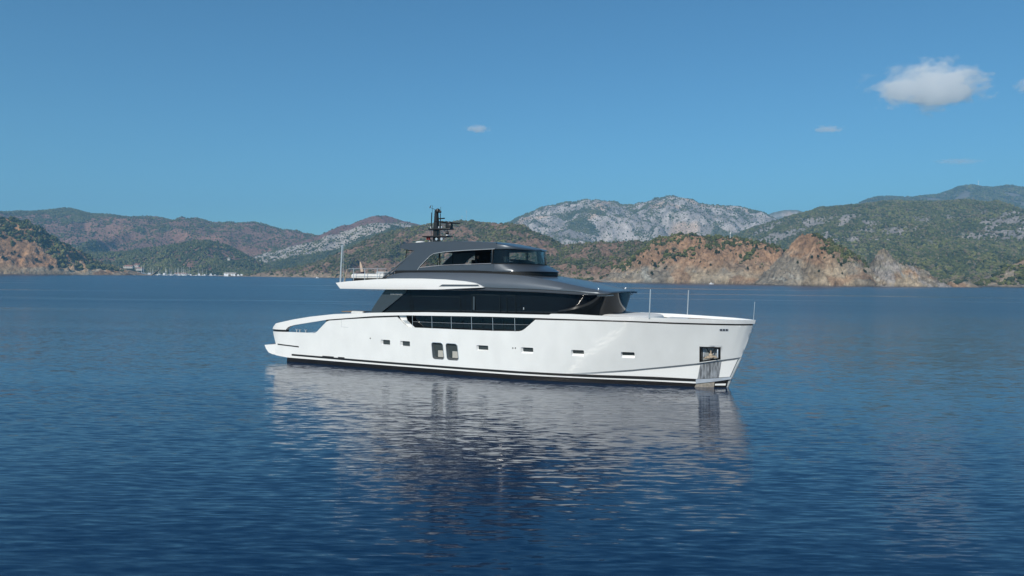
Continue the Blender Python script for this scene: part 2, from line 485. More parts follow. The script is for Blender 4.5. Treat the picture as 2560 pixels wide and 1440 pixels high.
ports = [(8.82, 9.62, 1.72, 2.08, .12, .03), (10.46, 11.28, 1.70, 2.07, .13, .03), (16.51, 17.39, 1.72, 2.08, .10, .07),
         (19.73, 20.58, 1.71, 2.10, .11, .11), (23.05, 23.84, 1.69, 2.08, .06, .15), (26.08, 26.88, 1.69, 2.06, .04, .15)]
port_h = [rrect(a, b, c, d, .06, 3) for a, b, c, d, _, _ in ports]
big = [(13.02, 13.92, .98, 2.10), (14.15, 15.05, .98, 2.09)]
big_h = [rrect(a, b, c, d, .17, 4, shear=0.09) for a, b, c, d in big]
anch_h = [(30.63, 2.54), (31.78, 2.51), (31.74, 1.755), (30.57, 1.555)]
topline = [(-1.60, 2.20), (0.03, 2.24), (2.75, 2.28), (2.92, 2.31), (3.07, 2.41), (3.98, 3.16), (4.23, 3.25), (5.39, 3.36), (6.03, 3.42), (8.18, 3.59), (10.25, 3.72),
           (10.5, 3.5), (10.8, 3.25), (11.05, 3.08), (11.3, 3.03), (11.77, 3.04), (14.62, 3.05), (17.78, 3.07), (19.6, 3.12), (19.85, 3.18), (20.05, 3.30), (20.78, 3.90), (24.29, 3.93), (26.9, 3.93), (28.98, 3.89), (33.52, 3.84)]
kpts = [(32.83, 1.89), (31.74, 1.72), (30.54, 1.50), (28.6, 1.22), (26.6, .94), (24.6, .73), (22.7, .54)]
hull_o = topline + [(33.1, 2.6)] + kpts + [(20, .54), (10, .54), (.5, .60), (-1.15, .60), (-1.15, 1.32)]
hull_o_p = topline[:9] + [(10.25, 3.72), (20.78, 3.90)] + topline[-5:] + [(33.1, 2.6)] + kpts + [(20, .54), (10, .54), (.5, .60), (-1.15, .60), (-1.15, 1.32)]
stem_fix = lambda x, z: hb(x, z)
mb = MB()
panel(mb, hull_o, port_h + big_h + [anch_h], hb, 0.12, -1, fine=(30.5, 33.5))
panel(mb, hull_o_p, [], hb, 0.12, +1, 0.5, fine=(30.5, 33.5))
hull = mb.build('hull', M['white'], yacht, sharp=40)

# the strake between the black line and the dark bottom, and the set-in forefoot below the knuckle
mb = MB()
low_o = [(-1.05, .60), (-1.9, .57), (-1.01, .40), (.09, .31), (9, .29), (20, .29), (23.3, .29), (28, .25), (30.3, .22), (30.3, .46), (28, .53), (22.7, .54), (20, .54), (10, .54), (.5, .60)]
for s in (-1, 1): panel(mb, low_o, [], lambda x, z: hlow(x, z) - 0.004, 0.12, s, 0.4)
mb.build('lower_strake', M['white2'], yacht)
mb = MB()
fore_o = [(23.4, .545), (25, .545), (28, .54), (30.38, .50), (32.2, .68), (32.45, 1.3), (32.66, 1.81), (31.77, 1.65), (30.54, 1.42), (28.6, 1.13), (26.6, .85), (24.6, .65)]
for s in (-1, 1): panel(mb, fore_o, [], hlow, 0.08, s, 0.3)
mb.build('forefoot', M['white2'], yacht)
# chamfer under the knuckle
for s in (-1, 1):
    mb = MB(); ra = []
    for i in range(25):
        x = 22.9 + (32.80 - 22.9) * i / 24; z = kn(x)
        ra.append([(x, s * (hb(x, z) - 0.001), z), (x, s * hlow(x, z - .12), z - .12), (x, s * max(0, hlow(x, z - .12) - .05), z - .05), (x, s * max(0, hb(x, z) - .06), z + .03)])
    mb.rings(ra); mb.build('knuckle_chamfer', M['steelband'], yacht)
mb = MB()
bot_o = [(0.05, .31), (9, .29), (20, .29), (28, .25), (30.3, .22), (32.1, .5), (31.99, 0), (31.6, -.9), (0.3, -.9), (0.0, -.05)]
def hbot(x, z): return max(0, hlow(x, max(z, 0)) - 0.05 - 0.25 * max(0, -z))
for s in (-1, 1): panel(mb, bot_o, [], hbot, 0.1, s, 0.4)
mb.add([(0.06, -3.5, .3), (0.06, 3.5, .3), (0.3, 3.3, -.9), (0.3, -3.3, -.9)], [(0, 1, 2, 3)])
mb.build('bottom', M['antifoul'], yacht)

def strip(name, mat, x0, x1, z0f, z1f, off, yf=hb, step=0.4, sides=(-1, 1), th=.02):
    n = max(2, int((x1 - x0) / step))
    for s in sides:
        mb = MB(); rg = []
        for i in range(n + 1):
            x = x0 + (x1 - x0) * i / n; a, b = z0f(x), z1f(x)
            rg.append([(x, s * max(0, yf(x, a) + off), a), (x, s * max(0, yf(x, b) + off), b), (x, s * max(0, yf(x, b) + off - th), b), (x, s * max(0, yf(x, a) + off - th), a)])
        mb.rings(rg); mb.build(name, mat, yacht)
strip('boot_stripe', M['black'], 0.56, 30.3, lambda x: lerpt(x, [(0, .48), (9, .40), (20, .395), (30.3, .33)]), lambda x: lerpt(x, [(0, .61), (9, .545), (28, .53), (30.3, .47)]), 0.012, hlow)
strip('platform_slot', M['black'], -0.86, 1.27, lambda x: lerpt(x, [(-.86, 1.22), (1.27, 1.13)]), lambda x: lerpt(x, [(-.86, 1.31), (1.27, 1.22)]), 0.012, hb, .08)
for a, b in ((3.55, 4.6), (5.0, 5.6)): MB().box(((a + b) / 2, -3.6, .60), (b - a, .06, .08), .02).build('hull_vent', M['black'], yacht)
# dark shadow-line recess between hull and cap rail
for a, b in ((3.9, 10.3), (20.6, 33.45)):
    strip('rub_recess', M['black'], a, b, lambda x: lerpt(x, [(3.9, 3.05), (4.23, 3.2), (6, 3.42), (8.18, 3.58), (10.3, 3.70), (20.6, 3.86), (33.5, 3.78)]),
          lambda x: lerpt(x, [(3.9, 3.3), (6, 3.52), (8.18, 3.72), (10.3, 3.86), (20.6, 4.05), (33.5, 3.98)]), -0.055, th=.05)

# cap rail ------------------------------------------------------------
cap_o = [(-1.58, 2.38), (-1.46, 2.54), (-1.02, 2.84), (0.79, 3.21), (2.47, 3.48), (4.68, 3.74), (8.19, 3.95), (12.48, 4.12), (15.79, 4.18), (21.71, 4.24), (21.85, 4.31), (23.14, 4.33),
         (25.81, 4.26), (27.84, 4.26), (29.01, 4.24), (32.17, 4.2), (33.64, 4.16),
         (33.58, 3.94), (28.99, 3.99), (26.91, 4.02), (20.78, 4.02), (17.34, 3.99), (11.17, 3.87), (10.36, 3.84), (8.18, 3.71), (4.16, 3.33), (0.93, 2.81), (0.5, 2.70), (0.25, 2.60), (0.03, 2.40)]
mb = MB()
for s in (-1, 1):
    panel(mb, cap_o, [], lambda x, z: hb(x, z) + (0.03 if x < 33 else 0.0), 0.32, s, 0.4)
mb.build('cap_rail', M['white2'], yacht, sharp=30)
for s in (-1, 1):
    mb = MB(); panel(mb, [(-1.56, 2.22), (-1.56, 2.37), (0.02, 2.39), (0.0, 2.25)], [], lambda x, z: hb(x, z) - .04, .3, s, .4)
    mb.build('cap_rail_foot', M['black'], yacht)

# swim platform and transom
mb = MB()
mb.prism([(-2.3, 1.13), (-1.06, 1.25), (0.2, 1.25), (0.2, .34), (-1.01, .42), (-1.5, .46), (-1.88, .57), (-2.15, .85)], -3.42, 3.42)
mb.build('swim_platform', M['white2'], yacht, sharp=25)
mb = MB(); mb.box((-1.45, 0, 1.215), (1.2, 6.4, .03), 0.01, ry=-.09)
mb.build('platform_teak', M['teak'], yacht)
mb = MB()
mb.prism([(-1.28, 1.9), (-1.0, 1.26), (-.5, 1.26), (-.5, 1.9)], -3.2, 3.2)
mb.build('transom', M['white2'], yacht)
mb = MB(); mb.box((3.6, 0, 1.86), (9.0, 7.0, .08), .02)
mb.build('aft_deck', M['teak'], yacht)
mb = MB(); mb.box((14.2, 0, 2.85), (12.4, 6.9, .1), .02)
mb.build('side_deck', M['teak'], yacht)
mb = MB(); mb.box((8.15, 0, 2.4), (.5, 6.9, 1.0), .03); mb.box((6.4, 0, 3.3), (.4, 4.2, .5), .08)
mb.box((5.6, 0, 2.45), (3.4, 6.9, 1.0), .03)
mb.build('cockpit_bulkhead', M['white2'], yacht)
# foredeck following the bow plan
def plan_deck(name, mat, x0, x1, z, inset, th=.08):
    mb = MB(); rg = []
    n = 24
    for i in range(n + 1):
        x = x0 + (x1 - x0) * i / n; w = max(0.02, hb(x, z) - inset)
        rg.append([(x, -w, z), (x, w, z), (x, w, z - th), (x, -w, z - th)])
    mb.rings(rg); return mb.build(name, mat, yacht)
plan_deck('well_deck', M['deck'], 22.4, 28.4, 3.62, .14)
plan_deck('foredeck', M['deck'], 27.9, 33.2, 4.07, .2, .08)
MB().box((27.92, 0, 3.83), (.1, 5.0, .46), .02).build('deck_step', M['deck'], yacht)
mb = MB()
for pts in ([(29.4, -1.0, 4.085), (32.4, -.35, 4.085), (32.4, .35, 4.085), (29.4, 1.0, 4.085), (29.4, -1.0, 4.085)], [(30.6, -.75, 4.085), (30.6, .75, 4.085)]):
    mb.tube(pts, .022, 4)
mb.build('anchor_locker_seam', M['teak'], yacht)
# forward lounge
mb = MB(); rg = []
for z, k in ((3.62, 1.0), (4.12, 1.0), (4.22, .97), (4.28, .90), (4.31, .78), (4.30, .1)):
    rg.append([(25.9 + 1.9 * k * (abs(math.cos(t)) ** .7) * (1 if math.cos(t) > 0 else -1), 2.35 * k * (abs(math.sin(t)) ** .7) * (1 if math.sin(t) > 0 else -1), z) for t in [2 * math.pi * j / 32 for j in range(32)]])
mb.rings(rg); mb.build('bow_lounge', M['cushion'], yacht)

# openings in the hull -----------------------------------------------------
def recess(name, hole, pane, depth, wallmat, panemat, extra=None):
    root = empty(name, (0, 0, 0), 0, yacht)
    mb = MB()
    o = [(x, -(hb(x, z) + 0.002), z) for x, z in hole]; p = [(x, -(hb(x, z) - depth), z) for x, z in pane]
    mb.rings([o, p], cap=False); mb.build('reveal', wallmat, root)
    MB().add([(x, y + .0, z) for x, y, z in p], [tuple(range(len(p)))]).build('pane', panemat, root, smooth=False)
    return root
for (a, b, c, d, jl, sill) in ports:
    recess('porthole', rrect(a, b, c, d, .06, 3), rrect(a + jl, b - .015, c + sill, d - .015, .05, 3), .13, M['white2'], M['glassg'])
for (a, b, c, d) in big:
    root = empty('hull_window', (0, 0, 0), 0, yacht)
    hole = rrect(a, b, c, d, .17, 4, .09); ins = rrect(a + .06, b - .05, c + .05, d - .05, .13, 4, .09)
    ins2 = rrect(a + .14, b - .05, c + .10, d - .06, .11, 4, .09)
    mb = MB()
    mb.rings([[(x, -(hb(x, z) + .003), z) for x, z in hole], [(x, -(hb(x, z) + .012), z) for x, z in rrect(a + .03, b - .03, c + .03, d - .03, .15, 4, .09)],
              [(x, -(hb(x, z) - .03), z) for x, z in ins], [(x, -(hb(x, z) - .16), z) for x, z in ins2]], cap=False)
    mb.build('window_frame', M['winframe'], root)
    mb = MB(); n_ = len(hole); o2 = rrect(a - .025, b + .025, c - .025, d + .025, .18, 4, .09)
    mb.rings([[(x, -(hb(x, z) + .004), z) for x, z in o2], [(x, -(hb(x, z) + .014), z) for x, z in hole]], cap=False); mb.build('window_rim', M['bright'], root)
    MB().add([(x, -(hb(x, z) - .16), z) for x, z in ins2], [tuple(range(len(ins2)))]).build('pane', M['glassg'], root, smooth=False)
    MB().box(((a + b) / 2 + .22, -(hb(a, 1.4) - .145), c + .36), (.46, .012, .44)).build('blind', M['curtain'], root)
for x, z in ((7.93, 2.13), (19.17, 2.02), (19.35, 2.03)):
    MB().tube([(x, -hb(x, z) + .02, z), (x, -hb(x, z) - .012, z)], .045, 12).build('drain_outlet', M['black'], yacht)
mb = MB()
for a, b in (((5.39, 3.38), (5.38, 2.84)), ((5.38, 2.84), (6.0, 2.82))):
    mb.tube([(a[0], -hb(*a) - .0, a[1]), (b[0], -hb(*b) - .0, b[1])], .010, 4)
mb.build('fender_hatch_seam', M['steelband'], yacht)

# anchor pocket
pk = empty('anchor_pocket', (0, 0, 0), 0, yacht)
def hs(x, z, off=0): return (x, -(hb(x, z) + off), z)
fr_in = [(30.73, 2.46), (31.69, 2.43), (31.65, 1.83), (30.68, 1.65)]
mb = MB(); mb.rings([[hs(x, z, .01) for x, z in anch_h], [hs(x, z, .01) for x, z in fr_in], [hs(x, z, -.35) for x, z in fr_in]], cap=False)
mb.build('pocket_frame', M['black'], pk, sharp=20)
MB().add([hs(x, z, -.35) for x, z in fr_in], [(0, 1, 2, 3)]).build('pocket_back', M['steelband'], pk, smooth=False)
mb = MB()
yb = -(hb(31.2, 2.1) - .12)
cx = 31.2
mb.tube([(cx, yb + .05, 2.36), (cx, yb, 1.92)], [.03, .06], 8)
mb.box((cx, yb - .02, 1.96), (.22, .16, .30), .04)
for s in (-1, 1):
    mb.tube([(cx, yb - .03, 1.88), (cx + s * .2, yb - .05, 1.90 + s * .03), (cx + s * .38, yb - .05, 1.84 + s * .05)], [.09, .075, .03], 8)
mb.build('anchor', M['rust'], pk)
for s in (-1, 1): MB().tube([(cx + s * .08, yb + .06, 2.1), (cx + s * .27, yb + .04, 2.44)], .025, 6).build('anchor_arm', M['black'], pk)
for x in (30.78, 31.6): MB().box((x, yb + .04, 2.12), (.07, .05, .5), .015).build('guide_post', M['bright'], pk)
# steel chafe plate, forefoot strip, stem guard
mb = MB(); panel(mb, [(30.60, 1.53), (31.77, 1.70), (31.60, .62), (30.40, .49)], [], lambda x, z: hlow(x, z) + .018, .03, -1, .2)
mb.build('chafe_plate', M['plate'], yacht)
mb = MB()
for s in (-1, 1): panel(mb, [(30.31, .47), (31.5, .58), (32.30, .67), (32.28, .53), (31.4, .37), (30.31, .21)], [], lambda x, z: hlow(x, z) + .03, .06, s, .2)
mb.build('bow_strip', M['bright'], yacht)
mb = MB(); panel(mb, [(30.33, .20), (31.35, .34), (31.30, -.05), (30.2, -.05)], [], lambda x, z: hlow(x, z) - .03, .03, -1, .2)
mb.build('stained_plate', M['stain'], yacht)
mb = MB(); panel(mb, [(31.38, .22), (31.98, .25), (31.95, .13), (31.36, .12)], [], lambda x, z: hlow(x, z) - .035, .03, -1, .2)
mb.build('forefoot_stripe', M['white2'], yacht)
mb = MB()
mb.tube([(32.80, 0, 1.88), (32.52, 0, 1.25), (32.24, 0, .62), (32.0, 0, 0), (31.9, 0, -.3)], [.07, .09, .10, .09, .08], 8)
mb.build('stem_guard', M['steelband'], yacht)
mb = MB()
mb.rings([[(33.62 - .04, s * .02, 4.15) for s in (-1, 1, 1, -1)], [(33.0, s * .02, 2.4) for s in (-1, 1, 1, -1)], [(32.82, s * .02, 1.89) for s in (-1, 1, 1, -1)]], cap=False)
# bow fairlead with three chocks
fl = empty('fairlead_plate', (0, 0, 0), 0, yacht)
mb = MB(); panel(mb, rrect(31.77, 32.26, 3.50, 3.66, .05, 3), [], lambda x, z: hb(x, z) + .012, .02, -1, .1)
mb.build('plate', M['bright'], fl)
for k in range(3):
    mb = MB(); x0 = 31.81 + k * .15
    panel(mb, [(x0, 3.53), (x0 + .11, 3.53), (x0 + .09, 3.63), (x0 + .02, 3.63)], [], lambda x, z: hb(x, z) + .02, .01, -1, .1)
    mb.build('chock', M['black'], fl)

# folding-bulwark opening: white end panel, stanchions and wire ----------------
mb = MB(); panel(mb, [(10.25, 3.84), (10.85, 3.86), (10.95, 3.5), (11.22, 3.27), (11.6, 3.02), (11.1, 3.0), (10.5, 3.45)], [], lambda x, z: hb(x, z) - .20, .05, -1, .3)
mb.build('opening_end_panel', M['white2'], yacht)
mb = MB(); panel(mb, [(10.55, 3.5), (10.95, 3.5), (11.2, 3.28), (10.8, 3.28)], [], lambda x, z: hb(x, z) - .19, .02, -1, .3)
mb.build('vent_grille', M['steelband'], yacht)
for x in (11.48, 13.05, 14.58, 16.13, 17.71, 19.31):
    MB().tube([(x, -3.72, 3.95), (x + .05, -3.74, 3.04 + .012 * max(0, x - 15))], .016, 6).build('stanchion', M['chrome'], yacht)
MB().tube([(11.5, -3.74, 3.44), (15.5, -3.74, 3.47), (20.3, -3.74, 3.56)], .010, 5).build('guard_wire', M['chrome'], yacht)

# main-deck saloon -------------------------------------------------------------
sal = empty('saloon', (0, 0, 0), 0, yacht)
def front_low(y): return 21.5 + 3.75 * max(0, 1 - (abs(y) / 3.0) ** 2.2) ** .5
def front_top(y): return 22.6 + 2.75 * max(0, 1 - (abs(y) / 3.12) ** 5) ** .25
def ring_plan(z, t, aft):
    """plan of the glasshouse, t=0 foot, t=1 head"""
    W = 2.96 + .14 * t
    pts = [(aft, -W)] + [(aft + (20.5 - aft) * k / 12, -W) for k in range(1, 13)]
    ys = [W * math.sin(R(a)) for a in range(-90, 91, 6)]
    for y in ys:
        yy = max(-W, min(W, y))
        a = 21.5 + 3.75 * max(0, 1 - (abs(yy) / W) ** 2.2) ** .5
        b = 22.7 + 2.82 * max(0, 1 - (abs(yy) / W) ** 3.2) ** .36
        e = t ** .8
        pts.append((a * (1 - e) + b * e, yy))
    pts += [(x, W) for x, _ in reversed(pts[:13])]
    return [(x, y, z) for x, y in pts]
mb = MB(); rg = []
for z in (2.9, 3.6, 4.25, 4.6, 4.95, 5.3, 5.66):
    t = max(0, (z - 4.1) / 1.56)
    aft = lerpt(z, [(2.9, 7.9), (3.96, 8.3), (5.6, 9.4)])
    rg.append(ring_plan(z, t, aft))
mb.rings(rg, cap=False, closed=False)
# floor and ceiling are dark linings behind
mb.build('saloon_glass', M['glass'], sal, sharp=50)
MB().box((13.4, 0, 4.28), (8.2, 5.6, 2.7), .05).build('cabin_core', M['lining'], sal)
# aft smoked wing panels, one each side
for s in (-1, 1):
    mb = MB(); panel(mb, [(7.47, 3.9), (7.72, 4.3), (8.13, 4.83), (8.5, 5.27), (8.8, 5.62), (10.6, 5.62), (10.5, 5.41), (9.5, 4.7), (8.42, 3.95)], [], lambda x, z: 3.12, .05, s, .5)
    mb.build('smoked_wing', M['panelgrey'], sal, sharp=20)
# slim door and window frames seen in the dark glass
for x0, x1, z0, z1 in ((11.0, 14.9, 4.15, 5.22), (15.75, 17.9, 4.2, 5.42), (18.35, 19.05, 4.1, 5.42)):
    mb = MB(); w = .05
    panel(mb, [(x0, z0), (x1, z0), (x1, z1), (x0, z1)], [[(x0 + w, z0 + w), (x1 - w, z0 + w), (x1 - w, z1 - w * 1.6), (x0 + w, z1 - w * 1.6)]], lambda x, z: 3.0 + .09 * max(0, (z - 4.1) / 1.56) + .03, .02, -1, .4)
    mb.build('window_frame', M['lining'], sal)
for x in (10.85, 15.25, 19.4, 20.3, 21.0):
    MB().tube([(x, -2.99, 4.1), (x, -3.12, 5.6)], .018, 5).build('glass_joint', M['lining'], sal)
MB().box((15.95, -3.085, 4.8), (.14, .02, .9)).build('blind', M['panelgrey'], sal)
MB().box((19.62, -3.04, 4.55), (.05, .03, .16), .01).build('door_handle', M['chrome'], sal)
# lettering on the smoked wing
fc = bpy.data.curves.new('nameplate_text', 'FONT'); fc.body = 'SANLORENZO'; fc.size = .150; fc.extrude = .008; fc.space_character = 1.05
fc.materials.append(M['white2'])
ft0 = bpy.data.objects.new('lettering_curve', fc); COL.objects.link(ft0)
bpy.context.view_layer.update()
me_ = bpy.data.meshes.new_from_object(ft0.evaluated_get(bpy.context.evaluated_depsgraph_get()))
bpy.data.objects.remove(ft0)
ft = bpy.data.objects.new('lettering', me_); COL.objects.link(ft); ft.parent = sal
ft.location = (9.22, -3.135, 5.24); ft.rotation_euler = (math.pi / 2, 0, 0)

# sun-deck wings ------------------------------------------------------------------
wing_o = [(4.83, 6.02), (5.18, 5.6), (9.64, 5.62), (13.45, 5.69), (16.95, 5.88), (16.7, 6.02), (16.34, 6.16), (15.57, 6.27), (14.06, 6.37), (12.2, 6.41), (9.96, 6.39), (8.31, 6.31), (5.91, 6.14)]
slot_o = [(13.58, 5.88), (13.85, 6.03), (16.55, 6.06), (16.71, 5.95), (16.4, 5.93)]
def wy(x, z): return 3.72 + .03 * (z - 5.6) - .10 * float(sm(15.5, 17.0, x)) - .35 * max(0, (5.75 - z))
for s in (-1, 1):
    w_ = MB(); panel(w_, wing_o, [slot_o], wy, .45, s, .35)
    wo = w_.build('deck_wing', M['white2'], yacht, sharp=30)
    sl = MB(); panel(sl, slot_o, [], lambda x, z: wy(x, z) - .05, .03, s, .35)
    sl.build('wing_slot', M['grey'], wo)
mb = MB(); mb.box((11.0, 0, 5.83), (11.6, 6.7, .34), .05)
mb.build('sun_deck', M['white2'], yacht)
mb = MB(); mb.box((7.3, 0, 6.02), (4.0, 6.6, .03), .01); mb.build('sun_deck_teak', M['teak'], yacht)

# grey upper body -----------------------------------------------------------------
TOP = [(8.9, 6.42), (9.5, 6.72), (10.2, 6.80), (13, 6.83), (16, 6.82), (18, 6.77), (19.8, 6.66), (21.58, 6.40), (23.18, 6.10), (24.3, 5.90), (25.05, 5.76), (25.3, 5.70)]
BOT = [(8.9, 5.72), (14, 5.70), (17.06, 5.66), (20.7, 5.62), (23.4, 5.52), (24.6, 5.51), (25.26, 5.60)]
mb = MB(); rg = []
for i in range(61):
    x = 8.9 + (25.28 - 8.9) * i / 60
    t, b = smt(x, TOP, .25), smt(x, BOT, .4)
    e = float(sm(23.6, 25.3, x)); w = 1 - .10 * e
    yb_, yt = 3.48 * w, 3.12 * w + .05 * e
    h = t - b
    k = min(1, h / .55); bc = b + (t - b - .05) * e ** 3
    half = [(0, bc + .04 * k), (2.75 * w, bc + .05 * k), (yb_ - .10, b), (yb_ - .02, b + .03 * k), (yb_, b + .10 * k), (yb_ - .10 * k, b + .17 * k), (yb_ - .03 * k, b + .22 * k)] \
        + [(yb_ + (yt - yb_) * u ** 1.7, b + .22 * k + (h - .22 * k - .02) * u) for u in (.25, .5, .75, .92)] + [(yt - .03, t), (yt - .15, t + .012), (yt * .5, t + .05), (0, t + .06)]
    if e > .99: pass
    xo = lambda y: .28 * (1 - (abs(y) / 3.1) ** 2) * e * e
    ring = [(x + xo(y), -y, z) for y, z in half] + [(x + xo(y), y, z) for y, z in reversed(half[1:-1])]
    rg.append(ring)
c_ = [Vector(p) for p in rg[-1]]; rg.append([(p.x + .05, p.y * .975, p.z * .6 + 5.66 * .4) for p in c_])
mb.rings(rg); mb.build('upper_body', M['grey'], yacht, sharp=32)
# brow lip under the tip and windscreen base seal
mb = MB(); mb.tube([(24.6, -2.95, 5.50), (25.1, -2.6, 5.50), (25.35, -1.2, 5.53), (25.42, 0, 5.54), (25.35, 1.2, 5.53), (25.1, 2.6, 5.50), (24.6, 2.95, 5.50)], .05, 6)
mb.build('brow_seal', M['steelband'], yacht)
for x, y in ((24.6, -2.7), (24.6, 2.7)):
    MB().lathe((x, y, 5.86), [(.05, 0), (.05, .06), (.03, .10), (.001, .11)], 10).build('deck_light', M['chrome'], yacht)
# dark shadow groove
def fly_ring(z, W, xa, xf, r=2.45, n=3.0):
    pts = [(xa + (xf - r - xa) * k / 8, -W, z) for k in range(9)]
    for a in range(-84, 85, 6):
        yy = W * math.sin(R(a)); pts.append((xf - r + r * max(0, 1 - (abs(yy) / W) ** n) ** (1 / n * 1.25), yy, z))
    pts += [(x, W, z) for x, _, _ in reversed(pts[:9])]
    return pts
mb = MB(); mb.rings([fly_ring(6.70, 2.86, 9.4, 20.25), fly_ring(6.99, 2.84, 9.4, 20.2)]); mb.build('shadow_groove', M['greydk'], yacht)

# flybridge ------------------------------------------------------------------------
fly = empty('flybridge', (0, 0, 0), 0, yacht)
def flyw(x, z): return 2.88 - .085 * (z - 6.9)
side_o = [(8.9, 6.6), (9.5, 6.95), (11.26, 6.97), (15.68, 7.0), (17.3, 6.95), (17.3, 7.43), (15, 7.36), (13.1, 7.28), (11.38, 7.13), (11.5, 7.28), (12.02, 7.76), (12.3, 8.0), (12.6, 8.14), (13.4, 8.24), (15, 8.34), (17.13, 8.43), (17.4, 8.44),
          (17.4, 8.86), (14.6, 8.98), (12.1, 8.97), (10.3, 8.88), (9.72, 8.74), (9.93, 8.50), (10.5, 8.42), (10.98, 8.33)]
for s in (-1, 1):
    a_ = MB(); panel(a_, side_o, [], flyw, .14, s, .35)
    a_.build('side_arch', M['charcoal'], fly, sharp=30)
    # bright edge trims of the arch
    MB().tube([(11.3, s * 2.87, 7.0), (11.5, s * 2.86, 7.28), (12.02, s * 2.81, 7.76), (12.3, s * 2.79, 8.0), (12.6, s * 2.78, 8.15), (13.4, s * 2.77, 8.25), (15, s * 2.76, 8.35), (17.3, s * 2.75, 8.44)], .022, 5).build('arch_trim', M['steelband'], fly)
    MB().tube([(8.3, s * 2.93, 6.36), (9.5, s * 2.86, 7.20), (10.95, s * 2.68, 8.33)], [.06, .05, .05], 6).build('arch_strut', M['grey'], fly)
mb = MB()
mb.rings([fly_ring(6.93, 2.875, 17.2, 20.30, 2.7), fly_ring(6.97, 2.88, 17.2, 20.34, 2.7), fly_ring(7.10, 2.85, 17.2, 20.12, 2.6), fly_ring(7.30, 2.82, 17.2, 19.72, 2.5), fly_ring(7.43, 2.795, 17.2, 19.42, 2.4), fly_ring(7.44, 2.5, 17.2, 19.1, 2.2), fly_ring(6.95, 2.45, 17.2, 19.1, 2.2)], cap=False, closed=False)
mb.build('front_coaming', M['charcoal'], fly, sharp=35)
mb = MB(); mb.rings([fly_ring(7.42, 2.76, 17.15, 19.38, 2.35), fly_ring(7.9, 2.70, 17.15, 19.35, 2.35), fly_ring(8.45, 2.64, 17.15, 19.30, 2.35)], cap=False, closed=False)
mb.build('windscreen', M['tint'], fly)
mb = MB(); mb.rings([fly_ring(7.43, 2.80, 17.15, 19.42, 2.36), fly_ring(7.48, 2.80, 17.15, 19.42, 2.36), fly_ring(7.48, 2.77, 17.15, 19.38, 2.36)], cap=False, closed=False)
mb.build('screen_seal', M['greydk'], fly)
for s in (-1, 1):
    MB().box((17.12, s * 2.73, 7.93), (.10, .06, 1.04), .01).build('mullion', M['blackm'], fly)
# hardtop
mb = MB()
def roof_ring(z, W, xa, xf, r):
    pts = fly_ring(z, W, xa, xf, r, 2.8)
    return pts
mb.rings([roof_ring(8.40, 2.2, 10.6, 19.2, 2.2), roof_ring(8.36, 2.66, 9.95, 19.62, 2.4), roof_ring(8.42, 2.72, 9.80, 19.72, 2.45),
          roof_ring(8.50, 2.72, 9.72, 19.66, 2.5)], cap=True)
# slope the roof: drop towards bow
def rz_(x, base):
    return base
roofv = []
mb2 = MB(); rg = []
for i in range(45):
    u = i / 44; x = 9.72 + (19.42 - 9.72) * u
    wf = 2.72 if x < 17.2 else 2.72 * max(0, 1 - ((x - 17.2) / 2.24) ** 2.6) ** (1 / 2.6)
    wf = max(wf, .05)
    zt = lerpt(x, [(9.72, 8.72), (10.4, 8.97), (12, 9.02), (14.6, 9.03), (16.5, 8.95), (17.5, 8.84), (18.4, 8.66), (19.1, 8.53), (19.42, 8.42)])
    ze = lerpt(x, [(9.72, 8.68), (10.4, 8.84), (12, 8.92), (14.6, 8.93), (17, 8.82), (18.2, 8.63), (19.1, 8.47), (19.42, 8.40)])
    zb = lerpt(x, [(9.72, 8.58), (10.2, 8.44), (11, 8.40), (13, 8.40), (17, 8.43), (18.5, 8.44), (19.42, 8.37)])
    half = [(0, zb + .04), (wf * .9, zb + .03), (wf, zb), (wf + .01, (zb + ze) / 2), (wf - .02, ze), (wf - .12 * (wf > .5), ze + .03), (wf * .6, zt), (0, zt + .05)]
    rg.append([(x, -y, z) for y, z in half] + [(x, y, z) for y, z in reversed(half[1:-1])])
mb2.rings(rg); mb2.build('hardtop', M['charcoal'], fly, sharp=28)
MB().box((14.0, 0, 8.385), (7.6, 4.9, .04), .02).build('headliner', M['greydk'], fly)
MB().box((13.9, 0, 6.90), (9.4, 5.4, .06), .02).build('flybridge_floor', M['greydk'], fly)
# aft wind break
for s in (-1, 1):
    MB().tube([(9.65, s * 2.2, 6.7), (9.95, s * 2.2, 8.46)], .03, 6).build('awning_post', M['blackm'], fly)
    MB().tube([(11.9, s * .9, 6.9), (11.9, s * .9, 8.4)], .05, 6).build('roof_post', M['blackm'], fly)
mb = MB(); mb.add([(9.95, -2.15, 8.42), (9.7, -2.15, 7.0), (9.7, 2.15, 7.0), (9.95, 2.15, 8.42)], [(0, 1, 2, 3)]); mb.build('wind_break', M['screen'], fly)
MB().tube([(11.4, -2.83, 7.17), (13.1, -2.80, 7.33), (15.2, -2.78, 7.41), (17.1, -2.78, 7.47)], .02, 5).build('coaming_rail', M['chrome'], fly)
